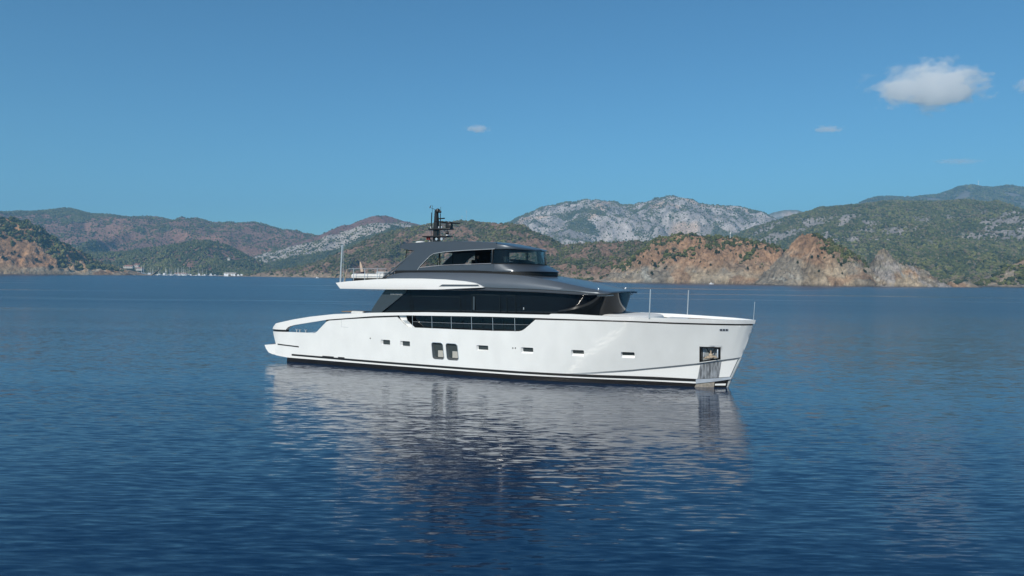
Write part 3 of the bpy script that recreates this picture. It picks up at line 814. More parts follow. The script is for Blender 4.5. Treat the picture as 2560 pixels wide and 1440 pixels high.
# helm console, seats, wheel
MB().box((17.6, 0.3, 7.25), (1.2, 3.0, .75), .12, ry=.0).box((17.9, .3, 7.68), (.8, 2.6, .12), .05, ry=.2).build('helm_console', M['greydk'], fly)
for y in (-.8, .5):
    se = MB(); se.box((14.9, y, 7.12), (.55, .55, .12), .05); se.box((14.62, y, 7.45), (.12, .52, .62), .05); se.lathe((14.9, y, 6.92), [(.2, 0), (.06, .04), (.05, .18)], 10)
    se.build('helm_seat', M['greydk'], fly)
MB().box((15.0, 1.25, 7.65), (2.3, 1.1, 1.42), .06).build('added_dark_block', M['greydk'], fly)  # dark block added so the see-through flybridge interior reads dark
MB().box((16.2, -2.2, 7.33), (2.4, .5, .06), .02).build('coaming_shelf', M['panelgrey'], fly)
MB().box((16.6, .3, 7.7), (.2, .28, .55), .03).box((16.6, .3, 7.99), (.3, .36, .05), .02).build('flybridge_plinth', M['beige'], fly)
mb = MB(); mb.tube([(16.85 + .02 * math.cos(t), .3 + .22 * math.sin(t), 7.62 + .22 * math.cos(t)) for t in [2 * math.pi * k / 20 for k in range(21)]], .018, 6)
mb.build('steering_wheel', M['chrome'], fly)

# mast ----------------------------------------------------------------------------
mast = empty('mast', (0, 0, 0), 0, yacht)
mb = MB()
mb.rings([[(10.98 + a * .18, b * .15, 9.0) for a, b in ((-1, -1), (1, -1), (1, 1), (-1, 1))], [(10.99 + a * .15, b * .13, 10.0) for a, b in ((-1, -1), (1, -1), (1, 1), (-1, 1))],
          [(11.0 + a * .09, b * .09, 11.42) for a, b in ((-1, -1), (1, -1), (1, 1), (-1, 1))]])
mb.tube([(11.32, 0, 9.0), (11.26, 0, 10.0), (11.15, 0, 11.2)], .035, 6)
mb.build('mast_pole', M['blackm'], mast)
MB().box((11.12, 0, 9.475), (2.1, .9, .09), .03).build('lower_platform', M['blackm'], mast)
MB().box((11.42, 0, 10.02), (1.85, .6, .11), .03).build('upper_platform', M['blackm'], mast)
MB().tube([(11.0, 0, 10.78), (11.72, 0, 10.80)], .045, 6).build('spreader', M['blackm'], mast)
ra_ = MB(); ra_.box((12.12, 0, 10.22), (.46, .4, .36), .07); ra_.box((12.05, 0, 10.45), (.28, .26, .16), .05)
rad = ra_.build('radar_pedestal', M['blackm'], mast)
MB().tube([(11.25, -.55, 10.54), (11.9, -.05, 10.50), (12.1, .05, 10.48), (12.75, .5, 10.42)], [.035, .075, .075, .035], 6).build('radar_scanner', M['blackm'], rad)
MB().lathe((11.13, 0, 11.2), [(.06, 0), (.17, .05), (.19, .16), (.15, .27), (.05, .33)], 12).box((11.33, 0, 11.28), (.14, .16, .18), .04).build('camera_dome', M['blackm'], mast)
for pts, r_ in (([(10.52, .1, 9.5), (10.60, .1, 11.79)], .012), ([(11.43, -.1, 9.5), (11.43, -.1, 11.63)], .012), ([(10.67, -.15, 10.07), (10.70, -.15, 11.23)], [.045, .035]), ([(11.28, .15, 10.07), (11.25, .15, 11.16)], [.04, .03])):
    MB().tube(pts, r_, 6).build('antenna', M['blackm'], mast)
mb = MB(); mb.tube([(10.98, 0, 11.42), (10.48, 0, 11.62)], .014, 5); mb.tube([(10.46, -.06, 11.55), (10.44, 0, 11.64), (10.50, .08, 11.80)], [.01, .045, .012], 5); mb.build('wind_vane', M['blackm'], mast)
mb = MB(); mb.lathe((11.95, 0, 9.52), [(.10, 0), (.12, .03), (.10, .08)], 10); mb.build('searchlight_base', M['chrome'], mast)
MB().lathe((11.95, 0, 9.60), [(.08, 0), (.12, .06), (.12, .18), (.08, .26), (.01, .28)], 12).build('searchlight', M['blackm'], mast)
for x in (11.28, 11.72):
    MB().tube([(x, -.05, 9.30), (x - .02, -.30, 9.28), (x - .02, -.38, 9.28)], [.035, .05, .10], 10).build('horn', M['chrome'], mast)
for x in (10.38, 10.55): MB().box((x, -.2, 9.34), (.10, .12, .2), .02).build('signal_lamp', M['red'], mast)
MB().lathe((10.5, 0, 9.02), [(.1, 0), (.1, .25)], 8).build('lamp_bracket', M['beige'], mast)
MB().lathe((9.65, 0, 8.98), [(.36, 0), (.36, .10), (.28, .16), (.02, .18)], 20).build('satellite_puck', M['white2'], mast)
for x, y in ((10.63, -.15), (11.3, -.12), (11.55, -.12)): MB().lathe((x, y, 10.08), [(.05, 0), (.06, .05), (.05, .12)], 8).build('nav_light', M['chrome'], mast)

# poles and rails -------------------------------------------------------------------
MB().tube([(27.94, -3.0, 4.2), (27.99, -3.0, 5.95)], .034, 8).build('awning_pole', M['chrome'], yacht)
MB().tube([(28.9, 2.55, 4.1), (28.96, 2.55, 5.85)], .034, 8).build('awning_pole', M['chrome'], yacht)
MB().tube([(33.50, 0, 4.1), (33.56, 0, 5.26)], .018, 6).build('jackstaff', M['chrome'], yacht)
MB().tube([(4.98, -3.4, 6.0), (5.14, -3.4, 8.78)], [.065, .055], 10).build('awning_pole', M['chrome'], yacht)
MB().tube([(5.26, -3.4, 6.1), (5.22, -3.4, 8.68), (5.14, -3.4, 8.78)], .012, 5).build('halyard', M['chrome'], yacht)
MB().tube([(5.27, -3.3, 6.05), (5.40, -3.3, 6.6), (5.53, -3.3, 7.02)], [.05, .035, .035], 7).build('davit_handle', M['rust'], yacht)
rl = empty('sun_deck_rail', (0, 0, 0), 0, yacht)
ys_ = -3.3
MB().tube([(5.6, ys_, 7.03), (6.1, ys_, 7.05), (8.2, ys_, 7.06), (9.0, ys_, 7.06)], .022, 6).tube([(6.05, ys_, 6.72), (8.9, ys_, 6.70)], .014, 6).build('top_rail', M['chrome'], rl)
for x in (6.1, 7.1, 8.19): MB().tube([(x, ys_, 6.2), (x, ys_, 7.05)], .025, 6).build('rail_post', M['chrome'], rl)
MB().tube([(1.1 + 4.9, 3.3, 7.03), (9.0, 3.3, 7.06)], .022, 6).build('top_rail', M['chrome'], rl)
for x in (6.1, 7.1, 8.2): MB().tube([(x, 3.3, 6.2), (x, 3.3, 7.05)], .025, 6).build('rail_post', M['chrome'], rl)
for x in (0.85, 1.15, 1.72):
    mb = MB(); mb.tube([(x, -3.35, 2.24), (x + .02, -3.35, 2.36)], .05, 8); mb.tube([(x - .09, -3.35, 2.47), (x + .02, -3.35, 2.36), (x + .11, -3.35, 2.48)], [.03, .045, .03], 7)
    mb.build('mooring_cleat', M['chrome'], yacht)

# loose things aboard (each of its own) --------------------------------------------------
def aboard(name, label, cat, group=None):
    r_ = empty(name, YO, -YAW); tag(r_, label, cat, group); return r_
def aboard_mesh(mb, name, mat, label, cat, group=None):
    o = mb.build(name, mat); o.location = YO; o.rotation_euler = (0, 0, -YAW); tag(o, label, cat, group); return o
sb = aboard('sun_bed', 'white cushioned sun bed behind the rail on the yacht upper deck', 'sun bed')
MB().box((7.1, -2.2, 6.20), (2.8, 1.5, .30), .05).build('bed_base', M['greydk'], sb)
MB().box((7.05, -2.2, 6.52), (2.9, 1.6, .34), .12).box((8.1, -2.2, 6.76), (.7, 1.4, .20), .1).build('cushion', M['cushion'], sb)
tb = aboard_mesh(MB().rings([[(x + a * w_, -2.0 + b_ * .05, z) for a, b_ in ((-1, -1), (1, -1), (1, 1), (-1, 1))] for x, z, w_ in ((5.92, 6.66, .10), (5.85, 7.0, .11), (5.76, 7.35, .08), (5.70, 7.60, .02))]), 'bodyboard', M['tan'], 'tan board standing upright on the sun bed by the rail', 'board')
tw = aboard_mesh(MB().box((5.9, -2.3, 6.73), (.55, .4, .09), .04).box((6.05, -2.2, 6.79), (.2, .2, .1), .04), 'towel', M['navy'], 'dark crumpled towel lying on the white sun bed', 'towel')
dt = aboard('dining_table', 'low dark table on the aft deck just above the bulwark', 'table')
MB().box((4.35, -.6, 3.80), (1.9, 1.4, .06), .02).build('table_top', M['teak'], dt)
MB().lathe((4.35, -.6, 2.95), [(.35, 0), (.10, .08), (.08, .82)], 10).build('leg', M['chrome'], dt)
cu = aboard('cockpit_sofa', 'white cushioned sofa beside the low table on the aft deck', 'sofa')
MB().box((5.9, -.9, 3.42), (1.0, 2.6, .3), .1).build('seat', M['cushion'], cu)
MB().box((5.5, -2.0, 3.79), (1.1, .3, .26), .10).build('backrest', M['cushion'], cu)
MB().box((5.9, -.9, 3.1), (.9, 2.4, .4), .04).build('sofa_base', M['white2'], cu)

# the helmsman ------------------------------------------------------------------------------
def skinned(name, pts, edges, rad, mat, parent=None, lvl=1):
    me = bpy.data.meshes.new(name); me.from_pydata(pts, edges, []); o = bpy.data.objects.new(name, me); COL.objects.link(o)
    sk = o.modifiers.new('skin', 'SKIN'); sk.use_smooth_shade = True
    for i, d in enumerate(me.skin_vertices[0].data if me.skin_vertices else []): pass
    if not me.skin_vertices:
        bm = bmesh.new(); bm.from_mesh(me); bm.verts.layers.skin.verify(); bm.to_mesh(me); bm.free()
    for i, d in enumerate(me.skin_vertices[0].data): d.radius = rad[i] if isinstance(rad[i], tuple) else (rad[i], rad[i]); d.use_root = (i == 0)
    o.modifiers.new('sub', 'SUBSURF').levels = lvl; o.modifiers['sub'].render_levels = lvl
    me.materials.append(mat)
    if parent: o.parent = parent
    return o
P0 = Vector((14.88, -.80, 7.28))
bp = []; be = []; br = []
def bone(p, r_, par=None):
    bp.append(tuple(P0 + Vector(p))); br.append(r_)
    if par is not None: be.append((par, len(bp) - 1))
    return len(bp) - 1
pel = bone((0, 0, 0), (.15, .12)); wa = bone((.0, 0, .18), (.14, .11), pel); ch = bone((.01, 0, .38), (.17, .12), wa); nk = bone((.03, 0, .52), .055, ch); hd0 = bone((.05, 0, .60), .06, nk)
for s in (-1, 1):
    sh = bone((.01, s * .18, .44), .06, ch); el_ = bone((.20, s * .24, .22), .045, sh); wr = bone((.45, s * .14, .26), .03, el_)
    pa = bone((.52, s * .12, .27), .035, wr)
    for k in range(4):
        f1 = bone((.57 + .003 * k, s * (.09 + .02 * k), .275), .010, pa); f2 = bone((.60 + .002 * k, s * (.09 + .02 * k), .255), .009, f1); bone((.595, s * (.09 + .02 * k), .23), .008, f2)
    t1 = bone((.53, s * .075, .265), .011, pa); bone((.56, s * .06, .255), .009, t1)
    hp = bone((.05, s * .09, -.02), .09, pel); kn_ = bone((.46, s * .12, .0), .07, hp); an = bone((.46, s * .12, -.33), .045, kn_); bone((.60, s * .12, -.36), .04, an)
man = empty('person', YO, -YAW)
tag(man, 'person in dark clothes seated at the flybridge helm under the hardtop', 'person')
skinned('body', bp, be, br, M['cloth'], man)
hm = MB(); hm.lathe((14.95, -.80, 7.86), [(.03, -.02), (.065, .01), (.085, .06), (.095, .12), (.092, .17), (.07, .215), (.02, .235)], 16)
hm.add([(15.03, -.815, 7.945), (15.03, -.785, 7.945), (15.065, -.80, 7.935), (15.035, -.80, 7.985)], [(0, 1, 2), (0, 2, 3), (1, 2, 3), (0, 1, 3)])
for s in (-1, 1): hm.box((14.95, -.80 + s * .095, 7.95), (.03, .015, .05), .006)
hm.build('head', M['skin'], man)
for s in (-1, 1): MB().box((15.035, -.80 + s * .032, 7.975), (.012, .02, .010), .003).build('eye', M['hair'], man)
MB().box((15.036, -.80, 7.905), (.01, .04, .008), .002).build('mouth', M['hair'], man)
MB().lathe((14.935, -.80, 7.96), [(.095, 0), (.105, .06), (.09, .115), (.05, .145), (.01, .15)], 14).build('hair', M['hair'], man)

# ================================================================== LAND
def lerp_pts(x, pts): return np.interp(x, [p[0] for p in pts], [p[1] for p in pts])

def grid_mesh(name, X, Y, Z, C, mat):
    ny, nx = Z.shape
    me = bpy.data.meshes.new(name)
    V = np.stack([X, Y, Z], -1).reshape(-1, 3).astype(np.float32)
    idx = np.arange(nx * ny).reshape(ny, nx)
    q = np.stack([idx[:-1, :-1], idx[:-1, 1:], idx[1:, 1:], idx[1:, :-1]], -1).reshape(-1, 4)
    me.vertices.add(len(V)); me.vertices.foreach_set('co', V.ravel())
    me.loops.add(q.size); me.loops.foreach_set('vertex_index', q.ravel().astype(np.int32))
    me.polygons.add(len(q)); me.polygons.foreach_set('loop_start', (np.arange(len(q)) * 4).astype(np.int32))
    me.polygons.foreach_set('loop_total', np.full(len(q), 4, np.int32))
    me.polygons.foreach_set('use_smooth', np.ones(len(q), bool))
    me.update(calc_edges=True)
    a = me.color_attributes.new('Col', 'FLOAT_COLOR', 'POINT')
    c4 = np.concatenate([np.clip(C, 0.003, 1), np.ones(C.shape[:-1] + (1,))], -1).reshape(-1, 4).astype(np.float32)
    a.data.foreach_set('color', c4.ravel())
    me.materials.append(mat)
    o = bpy.data.objects.new(name, me); COL.objects.link(o)
    return o

def ico(sub):
    bm = bmesh.new(); bmesh.ops.create_icosphere(bm, subdivisions=sub, radius=1)
    v = np.array([list(x.co) for x in bm.verts]); bm.verts.index_update(); f = np.array([[x.index for x in g.verts] for g in bm.faces]); bm.free()
    return v, f
ICO1, ICO2 = ico(1), ico(2)
rng = np.random.default_rng(5)

def forest(name, P, r, col, detail, label, hgt=0.95):
    """thousands of ragged crowns as one stand of trees"""
    base, F = ICO2 if detail else ICO1
    nv = len(base); variants = []
    for k in range(14):
        b = base * (1 + rng.uniform(-.34, .34, (nv, 1))) ; a = rng.uniform(0, 6.28)
        b = np.stack([b[:, 0] * math.cos(a) - b[:, 1] * math.sin(a), b[:, 0] * math.sin(a) + b[:, 1] * math.cos(a), b[:, 2]], 1); variants.append(b)
    variants = np.array(variants)
    n = len(P); vi = rng.integers(0, 14, n)
    rx = r * rng.uniform(.75, 1.3, n); rzv = r * rng.uniform(.7, 1.25, n) * hgt
    V = variants[vi] * np.stack([rx, rx, rzv], -1)[:, None, :] + (P + np.stack([0 * r, 0 * r, rzv * .65], -1))[:, None, :]
    FF = (F[None] + (np.arange(n) * nv)[:, None, None]).reshape(-1, 3)
    me = bpy.data.meshes.new(name)
    me.vertices.add(n * nv); me.vertices.foreach_set('co', V.astype(np.float32).ravel())
    me.loops.add(FF.size); me.loops.foreach_set('vertex_index', FF.ravel().astype(np.int32))
    me.polygons.add(len(FF)); me.polygons.foreach_set('loop_start', (np.arange(len(FF)) * 3).astype(np.int32))
    me.polygons.foreach_set('loop_total', np.full(len(FF), 3, np.int32))
    me.polygons.foreach_set('use_smooth', np.zeros(len(FF), bool))
    me.update(calc_edges=True)
    C = np.repeat(col[:, None, :], nv, 1) * rng.uniform(.75, 1.2, (n, nv, 1))
    a = me.color_attributes.new('Col', 'FLOAT_COLOR', 'POINT')
    a.data.foreach_set('color', np.concatenate([C, np.ones((n, nv, 1))], -1).astype(np.float32).ravel())
    me.materials.append(M['foliage'])
    o = bpy.data.objects.new(name, me); COL.objects.link(o)
    tag(o, label, 'forest', None, 'stuff')
    return o

G1 = np.array([.084, .094, .030]); G2 = np.array([.140, .142, .050]); G3 = np.array([.056, .068, .028]); G4 = np.array([.155, .130, .080])
def green(n, x, y, seed=0, dry=.15):
    t = sm(.34, .66, fbm(x / 60, y / 80, seed + 50, 3))[:, None]; u = rng.uniform(0, 1, (n, 1))
    c = G1 * (1 - t) + G2 * t
    c = np.where(u < .30, G3, c); c = np.where(u > 1 - dry, G4, c)
    return c * rng.uniform(.75, 1.25, (n, 1))

class Terrain: pass
def terrain(name, ridge, yr, foot, back, dx, dy, prof, amp, gs, seed, colf, cut=None, x0=None, x1=None, rough=0.0, gx=1.0, kind='structure', zmin=-2, sub=0):
    ridge = [(a, b_ - sub * min(1, max(0, b_ / 40))) for a, b_ in ridge]
    """a hill side: skyline profile `ridge` (X,Z) standing at depth yr, rising from the shore at depth foot(X)"""
    x0 = ridge[0][0] if x0 is None else x0; x1 = ridge[-1][0] if x1 is None else x1
    xs = np.arange(x0, x1 + dx, dx); y0 = min(np.min(foot(xs)), 1e9) - 3 * dy
    ys = np.arange(y0, np.max(yr(xs)) + back, dy)
    X, Y = np.meshgrid(xs, ys)
    f = foot(X); yrr = yr(X)
    s = (Y - f) / (yrr - f)
    Zr = lerp_pts(X, ridge)
    shp = np.where(s < 1, np.interp(s, [p[0] for p in prof], [p[1] for p in prof]), 1 - .55 * (s - 1) - .3 * (s - 1) ** 2)
    wx = fbm(X / (gs * 1.6), Y / (gs * 1.6), seed + 3, 3) - .5
    g = ridged((X + wx * gs * 1.3) / (gs * gx), Y / (gs * 2.2) + wx, seed, 4)
    e = np.clip(s, 0, 1); w = np.where(s < 1, np.clip(e * 5, 0, 1) * (1 - e ** 3) , .12)
    lowf = np.clip(Zr / 14, 0, 1); w = w * lowf
    Z = Zr * shp + amp * (g - .62) * w * np.clip(Zr / (np.max(Zr) * .5), .15, 1)
    if rough: Z = Z + rough * (ridged(X / (gs * .33), Y / (gs * .33), seed + 9, 4) - .5) * np.clip(e * 8, .0, 1) * lowf
    if rough > 8: Z = Z + rough * .30 * (ridged(X / (gs * .11), Y / (gs * .14), seed + 29, 3) - .5) * np.clip(e * 8, 0, 1) * lowf
    Z = Z + amp * .10 * (fbm(X / (gs * .3), Y / (gs * .3), seed + 20, 4) - .5)
    Z = np.where(s < 0, Z * 0 + s * 20, Z); Z = np.maximum(Z, zmin)
    t = Terrain(); t.X, t.Y, t.Z, t.s, t.g = X, Y, Z, s, g; t.xs, t.ys = xs, ys
    gy, gxx = np.gradient(Z, dy, dx); t.slope = np.hypot(gy, gxx); t.gx_ = gxx
    t.foot, t.yr, t.Zr = foot, yr, Zr
    C = colf(t)
    t.C = C
    t.o = grid_mesh(name, X, Y, Z, C, M['land']); t.o['kind'] = kind
    return t

def at(t, A, x, y):
    i = np.clip((x - t.xs[0]) / (t.xs[1] - t.xs[0]), 0, len(t.xs) - 1.001); j = np.clip((y - t.ys[0]) / (t.ys[1] - t.ys[0]), 0, len(t.ys) - 1.001)
    i0 = i.astype(int); j0 = j.astype(int); fi = i - i0; fj = j - j0
    return (A[j0, i0] * (1 - fi) + A[j0, i0 + 1] * fi) * (1 - fj) + (A[j0 + 1, i0] * (1 - fi) + A[j0 + 1, i0 + 1] * fi) * fj

def plant(t, n, dens, rmin, rmax, seed, detail, name, label, dry=.15, smax=1.12, colf=None, hgt=.95):
    x = rng.uniform(t.xs[0] + 3, t.xs[-1] - 3, n); y = rng.uniform(t.ys[0], t.ys[-1], n)
    s = at(t, t.s, x, y); z = at(t, t.Z, x, y)
    d = at(t, dens, x, y) * (.42 + .75 * sm(.36, .60, fbm(x / 26, y / 40, seed, 3)))
    k = (s > .005) & (s < smax) & (z > 1.0) & (rng.uniform(0, 1, n) < d)
    x, y, z = x[k], y[k], z[k]
    r = rng.uniform(0, 1, len(x)) ** 1.6 * (rmax - rmin) + rmin
    c = green(len(x), x, y, seed, dry)
    if colf: c = colf(c, x, y, z)
    return forest(name, np.stack([x, y, z], -1), r, c, detail, label, hgt)

def _nop(): pass
def mixc(a, b, t): return a * (1 - t[..., None]) + np.asarray(b) * t[..., None]
OR = np.array([.34, .21, .125]); TAN = np.array([.38, .30, .205]); GR = np.array([.28, .24, .185]); SOIL = np.array([.19, .125, .085]); LIM = np.array([.40, .36, .33]); REDB = np.array([.155, .095, .085]); GRN = np.array([.075, .085, .040])

# --- far pale mountain and far blue ridge
def col_lime(t):
    n = fbm(t.X / 60, t.Y / 90, 4, 5); c = mixc(np.broadcast_to(LIM, t.X.shape + (3,)), LIM * .6, sm(.42, .62, n))
    c = mixc(c, np.array([.42, .31, .23]), sm(.60, .72, fbm(t.X / 150, t.Y / 150, 8, 3)) * .8)
    streak = ridged(t.X / 26, t.Y / 160, 11, 3); c = c * (0.80 + .62 * streak)[..., None]
    veg = limeveg(t); return mixc(c, GRN * 1.1, veg * .85)
def limeveg(t):
    a = fbm(t.X / 230, t.Y / 200, 61, 3); b = fbm(t.X / 55, t.Y / 75, 62, 3)
    v = sm(.585, .65, a) * .95 + sm(.60, .70, b) * .35
    v = v + sm(.93, .99, t.s) * .9 * sm(.35, .6, a + .12)
    return np.clip(v, 0, 1)
flat = lambda v: (lambda X: np.zeros_like(X) + v)
PALE = [(1600, 300), (1761, 415.4), (1819, 460.2), (1907, 505.3), (1994, 526.9), (2083, 527.9), (2171, 508.4), (2290, 465.6), (2400, 400)]
t = terrain('mountain', PALE, flat(5600), flat(4900), 150, 12, 12, [(0, 0), (1, 1)], 60, 120, 71, col_lime, sub=4)
BLUE = [(1600, 260), (1835, 374.6), (2018, 455.5), (2122, 482.9), (2227, 499.9), (2305, 537.5), (2383, 564.6), (2488, 568.5), (2567, 572.0), (2725, 581.7), (2803, 590.4), (2934, 636.5), (3012, 650.5), (3091, 643.6), (3144, 638.9), (3249, 650.6), (3354, 638.7), (3722, 632.5), (4379, 587.6)]
def col_bl(t): return mixc(np.broadcast_to(GRN * .9, t.X.shape + (3,)), LIM * .55, sm(.56, .70, fbm(t.X / 130, t.Y / 130, 33, 5)) * .8)
t = terrain('mountain', BLUE, flat(5000), flat(3300), 200, 16, 16, [(0, 0), (.5, .55), (1, 1)], 130, 320, 75, col_bl, x1=4000, sub=9)
plant(t, 110000, np.clip(1.1 - 1.2 * sm(.54, .66, fbm(t.X / 130, t.Y / 130, 33, 5)), 0, 1) * (t.s > .3), 4, 7.5, 3, False, 'forest', 'blue-green wood on the highest, farthest ridge at the right')

# --- limestone mountain
LIME = [(-420, 60), (-290, 162.3), (-180, 207.7), (-48, 286.5), (7, 315.8), (62, 353.9), (127, 381.1), (215, 406.4), (325, 429.7), (414, 441.7), (480, 440.3), (546, 430.0), (591, 417.3), (657, 420.2), (745, 427.9), (789, 446.0), (877, 462.4), (943, 454.4), (1010, 435.3), (1076, 420.7), (1142, 410.4), (1253, 405.1), (1342, 384.0), (1386, 369.1), (1453, 325.8), (1542, 271.7), (1676, 207.0), (1800, 120)]
t = terrain('mountain', LIME, flat(4200), flat(2900), 200, 7, 7, [(0, 0), (.25, .16), (.5, .42), (.75, .78), (.9, .94), (1, 1)], 150, 260, 21, col_lime, rough=26, sub=10)
plant(t, 210000, np.clip(limeveg(t) * 1.1 + .10, 0, 1) * (t.s > .25), 1.8, 4.2, 5, False, 'forest', 'scattered scrub on the pale limestone mountain', dry=.05)

# --- far left hills
FARL = [(-2911, 262.0), (-2543, 271.7), (-2359, 283.0), (-2304, 278.2), (-2276, 285.8), (-2083, 297.2), (-2055, 301.2), (-1991, 290.9), (-1945, 280.4), (-1871, 277.6), (-1807, 271.0), (-1752, 266.1), (-1706, 268.5), (-1641, 272.9), (-1568, 259.0), (-1531, 248.4), (-1494, 254.4), (-1461, 267.6), (-1439, 264.2), (-1383, 248.3), (-1337, 241.5), (-1301, 249.2), (-1255, 242.4), (-1199, 252.2), (-1163, 245.3), (-1107, 231.2), (-1070, 218.8), (-997, 216.0), (-951, 201.8), (-905, 195.0), (-840, 186), (-760, 165), (-600, 120), (-400, 60)]
def redness(t):
    n = fbm(t.X / 90, t.Y / 130, 91, 5)
    return sm(.40, .53, n + .30 * sm(-2000, -1250, t.X) * sm(.15, .7, t.s) - .08 * (1 - sm(.15, .5, t.s)) - .25 * (1 - sm(.10, .3, t.s)))
def col_fl(t):
    n = fbm(t.X / 30, t.Y / 30, 15, 4)
    return mixc(np.broadcast_to(GRN, t.X.shape + (3,)), np.array([.27, .155, .115]), np.clip(redness(t) * 1.0, 0, 1)) * (.75 + .5 * n)[..., None]
t = terrain('hills', FARL, flat(3500), lambda X: np.interp(X, [-1350, -1050, -750, -400], [2250, 2600, 3250, 3400]), 160, 9, 9, [(0, 0), (.3, .25), (.6, .58), (.85, .9), (1, 1)], 135, 210, 51, col_fl, sub=9)
plant(t, 480000, np.clip(1.0 - .90 * redness(t), 0, 1), 1.8, 4.0, 8, False, 'forest', 'blue-green wood on the long far hills at the left', dry=.12)
SPUR = [(-1500, 60), (-1329, 68.3), (-1200, 84.2), (-1110, 98.9), (-1033, 113.3), (-981, 116.4), (-929, 104.2), (-878, 79.0), (-826, 53.8), (-787, 32.4), (-748, 13.5), (-700, 3)]
t = terrain('hills', SPUR, flat(2450), flat(2120), 160, 6, 6, [(0, 0), (.3, .25), (.7, .72), (1, 1)], 30, 110, 55, col_fl, sub=5)
plant(t, 60000, np.clip(1.0 - .75 * redness(t), 0, 1), 2.2, 4.6, 9, False, 'forest', 'green wood on the low spur rising above the marina', dry=.1)

# --- red-topped mountain with a pale band
REDT = [(-1260, -4), (-1213, 3.0), (-1145, 33.8), (-1112, 56.1), (-1061, 81.9), (-977, 113.2), (-909, 137.6), (-825, 168.8), (-775, 191.3), (-724, 215.5), (-674, 221.1), (-632, 241.8), (-589, 255.8), (-547, 259.6), (-505, 253.4), (-455, 240.5), (-396, 224.3), (-371, 214.5), (-269, 192.1), (-135, 159.9), (0, 127.8), (80, 100)]
def bandf(t):
    xs_ = [-1100, -980, -900, -764, -652, -600, -526, -460, -380, -250]
    hi = np.interp(t.X, xs_, [70, 92, 112, 150, 182, 207, 224, 233, 215, 180]); lo = np.interp(t.X, xs_, [22, 36, 42, 75, 100, 132, 167, 198, 190, 170])
    n = (fbm(t.X / 50, t.Y / 60, 14, 4) - .5) * 34
    return sm(0, 7, t.Z + n - lo) * sm(0, 6, hi - t.Z - n), sm(-4, 8, t.Z + n - (lo + hi) / 2)
def col_red(t):
    band, up = bandf(t)
    n = fbm(t.X / 30, t.Y / 30, 15, 4)
    c = mixc(np.broadcast_to(GRN * 1.1, t.X.shape + (3,)), np.array([.20, .115, .095]), up); c = c * (.8 + .45 * n)[..., None]
    l = np.array([.46, .41, .36]) * (0.70 + .40 * ridged(t.X / 17, t.Y / 110, 11, 3))[..., None]
    return c * (1 - band[..., None]) + l * band[..., None]
t = terrain('mountain', REDT, flat(3200), flat(2500), 160, 5, 5, [(0, 0), (.3, .28), (.6, .6), (.85, .9), (1, 1)], 46, 150, 41, col_red, rough=8, sub=3)
band, up = bandf(t)
plant(t, 70000, np.clip((1 - up) * (1 - band) * .95 + band * .16 + .03, 0, 1), 1.6, 3.8, 6, False, 'forest', 'dark wood under the pale band of the red-topped mountain', dry=.05)

# --- right green mountain
RGRN = [(560, 30), (709, 102.8), (779, 146.2), (835, 182.3), (877, 204.0), (962, 226.3), (1033, 248.4), (1075, 263.0), (1118, 267.7), (1160, 266.8), (1203, 268.7), (1259, 282.1), (1316, 289.9), (1387, 292.1), (1486, 290.4), (1585, 285.9), (1657, 273.9), (1728, 256.3), (1813, 236.1), (2013, 217.1), (2297, 192.0)]
def rocky(t):
    n = fbm(t.X / 85, t.Y / 60, 63, 4)
    zz = t.Z + 30 * (fbm(t.X / 200, t.Y / 200, 64, 2) - .5)
    mid = sm(80, 120, zz) * (1 - sm(200, 240, zz))
    ledge = ridged(t.X / 260, t.Z / 26, 66, 3)
    return np.clip(sm(.40, .50, n + .20 * (ledge - .6)) * mid * (.75 + .6 * sm(1150, 1500, t.X) + .5 * (1 - sm(900, 1150, t.X))), 0, 1)
def col_rg(t):
    n = fbm(t.X / 25, t.Y / 25, 16, 4)
    c = mixc(np.broadcast_to(GRN * 1.15, t.X.shape + (3,)), LIM * .82, rocky(t)); return c * (.75 + .45 * n)[..., None]
t = terrain('hills', RGRN, flat(2700), flat(1330), 160, 7, 7, [(0, 0), (.12, .05), (.35, .28), (.6, .6), (.85, .92), (1, 1)], 120, 190, 61, col_rg, x1=2100, rough=8, sub=5)
plant(t, 330000, np.clip(1.0 - .92 * rocky(t), 0, 1), 1.8, 4.4, 11, False, 'forest', 'green pine wood covering the broad mountain at the right', dry=.18)

# --- middle brown-green hill
MIDH = [(-760, 0), (-684, 2.0), (-609, 17.4), (-544, 28.6), (-501, 39.4), (-438, 66.0), (-395, 87.1), (-353, 108.0), (-311, 123.8), (-270, 131.2), (-228, 136.5), (-186, 143.9), (-154, 148.7), (-122, 150.4), (-81, 144.6), (-31, 138.6), (-2, 135.4), (27, 126.6), (54, 111.5), (90, 94.6), (108, 86.8), (141, 83.1), (174, 83.9), (205, 86.3), (235, 87.0), (264, 84.2), (305, 84.1), (346, 73.7), (410, 52.3), (470, 35), (560, 20)]
def bare(t):
    n = fbm(t.X / 45, t.Y / 45, 92, 4); lo = 1 - sm(10, 42, t.Z)
    return np.clip(sm(.50, .66, n + .06 + .22 * lo + .05 * (t.g - .5)), 0, 1)
def col_mid(t):
    n = fbm(t.X / 12, t.Y / 12, 17, 4)
    c = mixc(np.broadcast_to(np.array([.125, .105, .065]), t.X.shape + (3,)), np.array([.25, .16, .11]), bare(t))
    c = mixc(c, TAN, (1 - sm(4, 20, t.Z + 16 * (fbm(t.X / 30, t.Y / 30, 5, 3) - .5))) * .7)
    return c * (.72 + .5 * n)[..., None]
footm = lambda X: np.interp(X, [-760, -520, 0, 160, 300, 560], [1880, 1740, 1400, 1210, 1180, 1150])
yrm = lambda X: np.interp(X, [-760, -150, 300, 560], [2000, 1950, 1560, 1450])
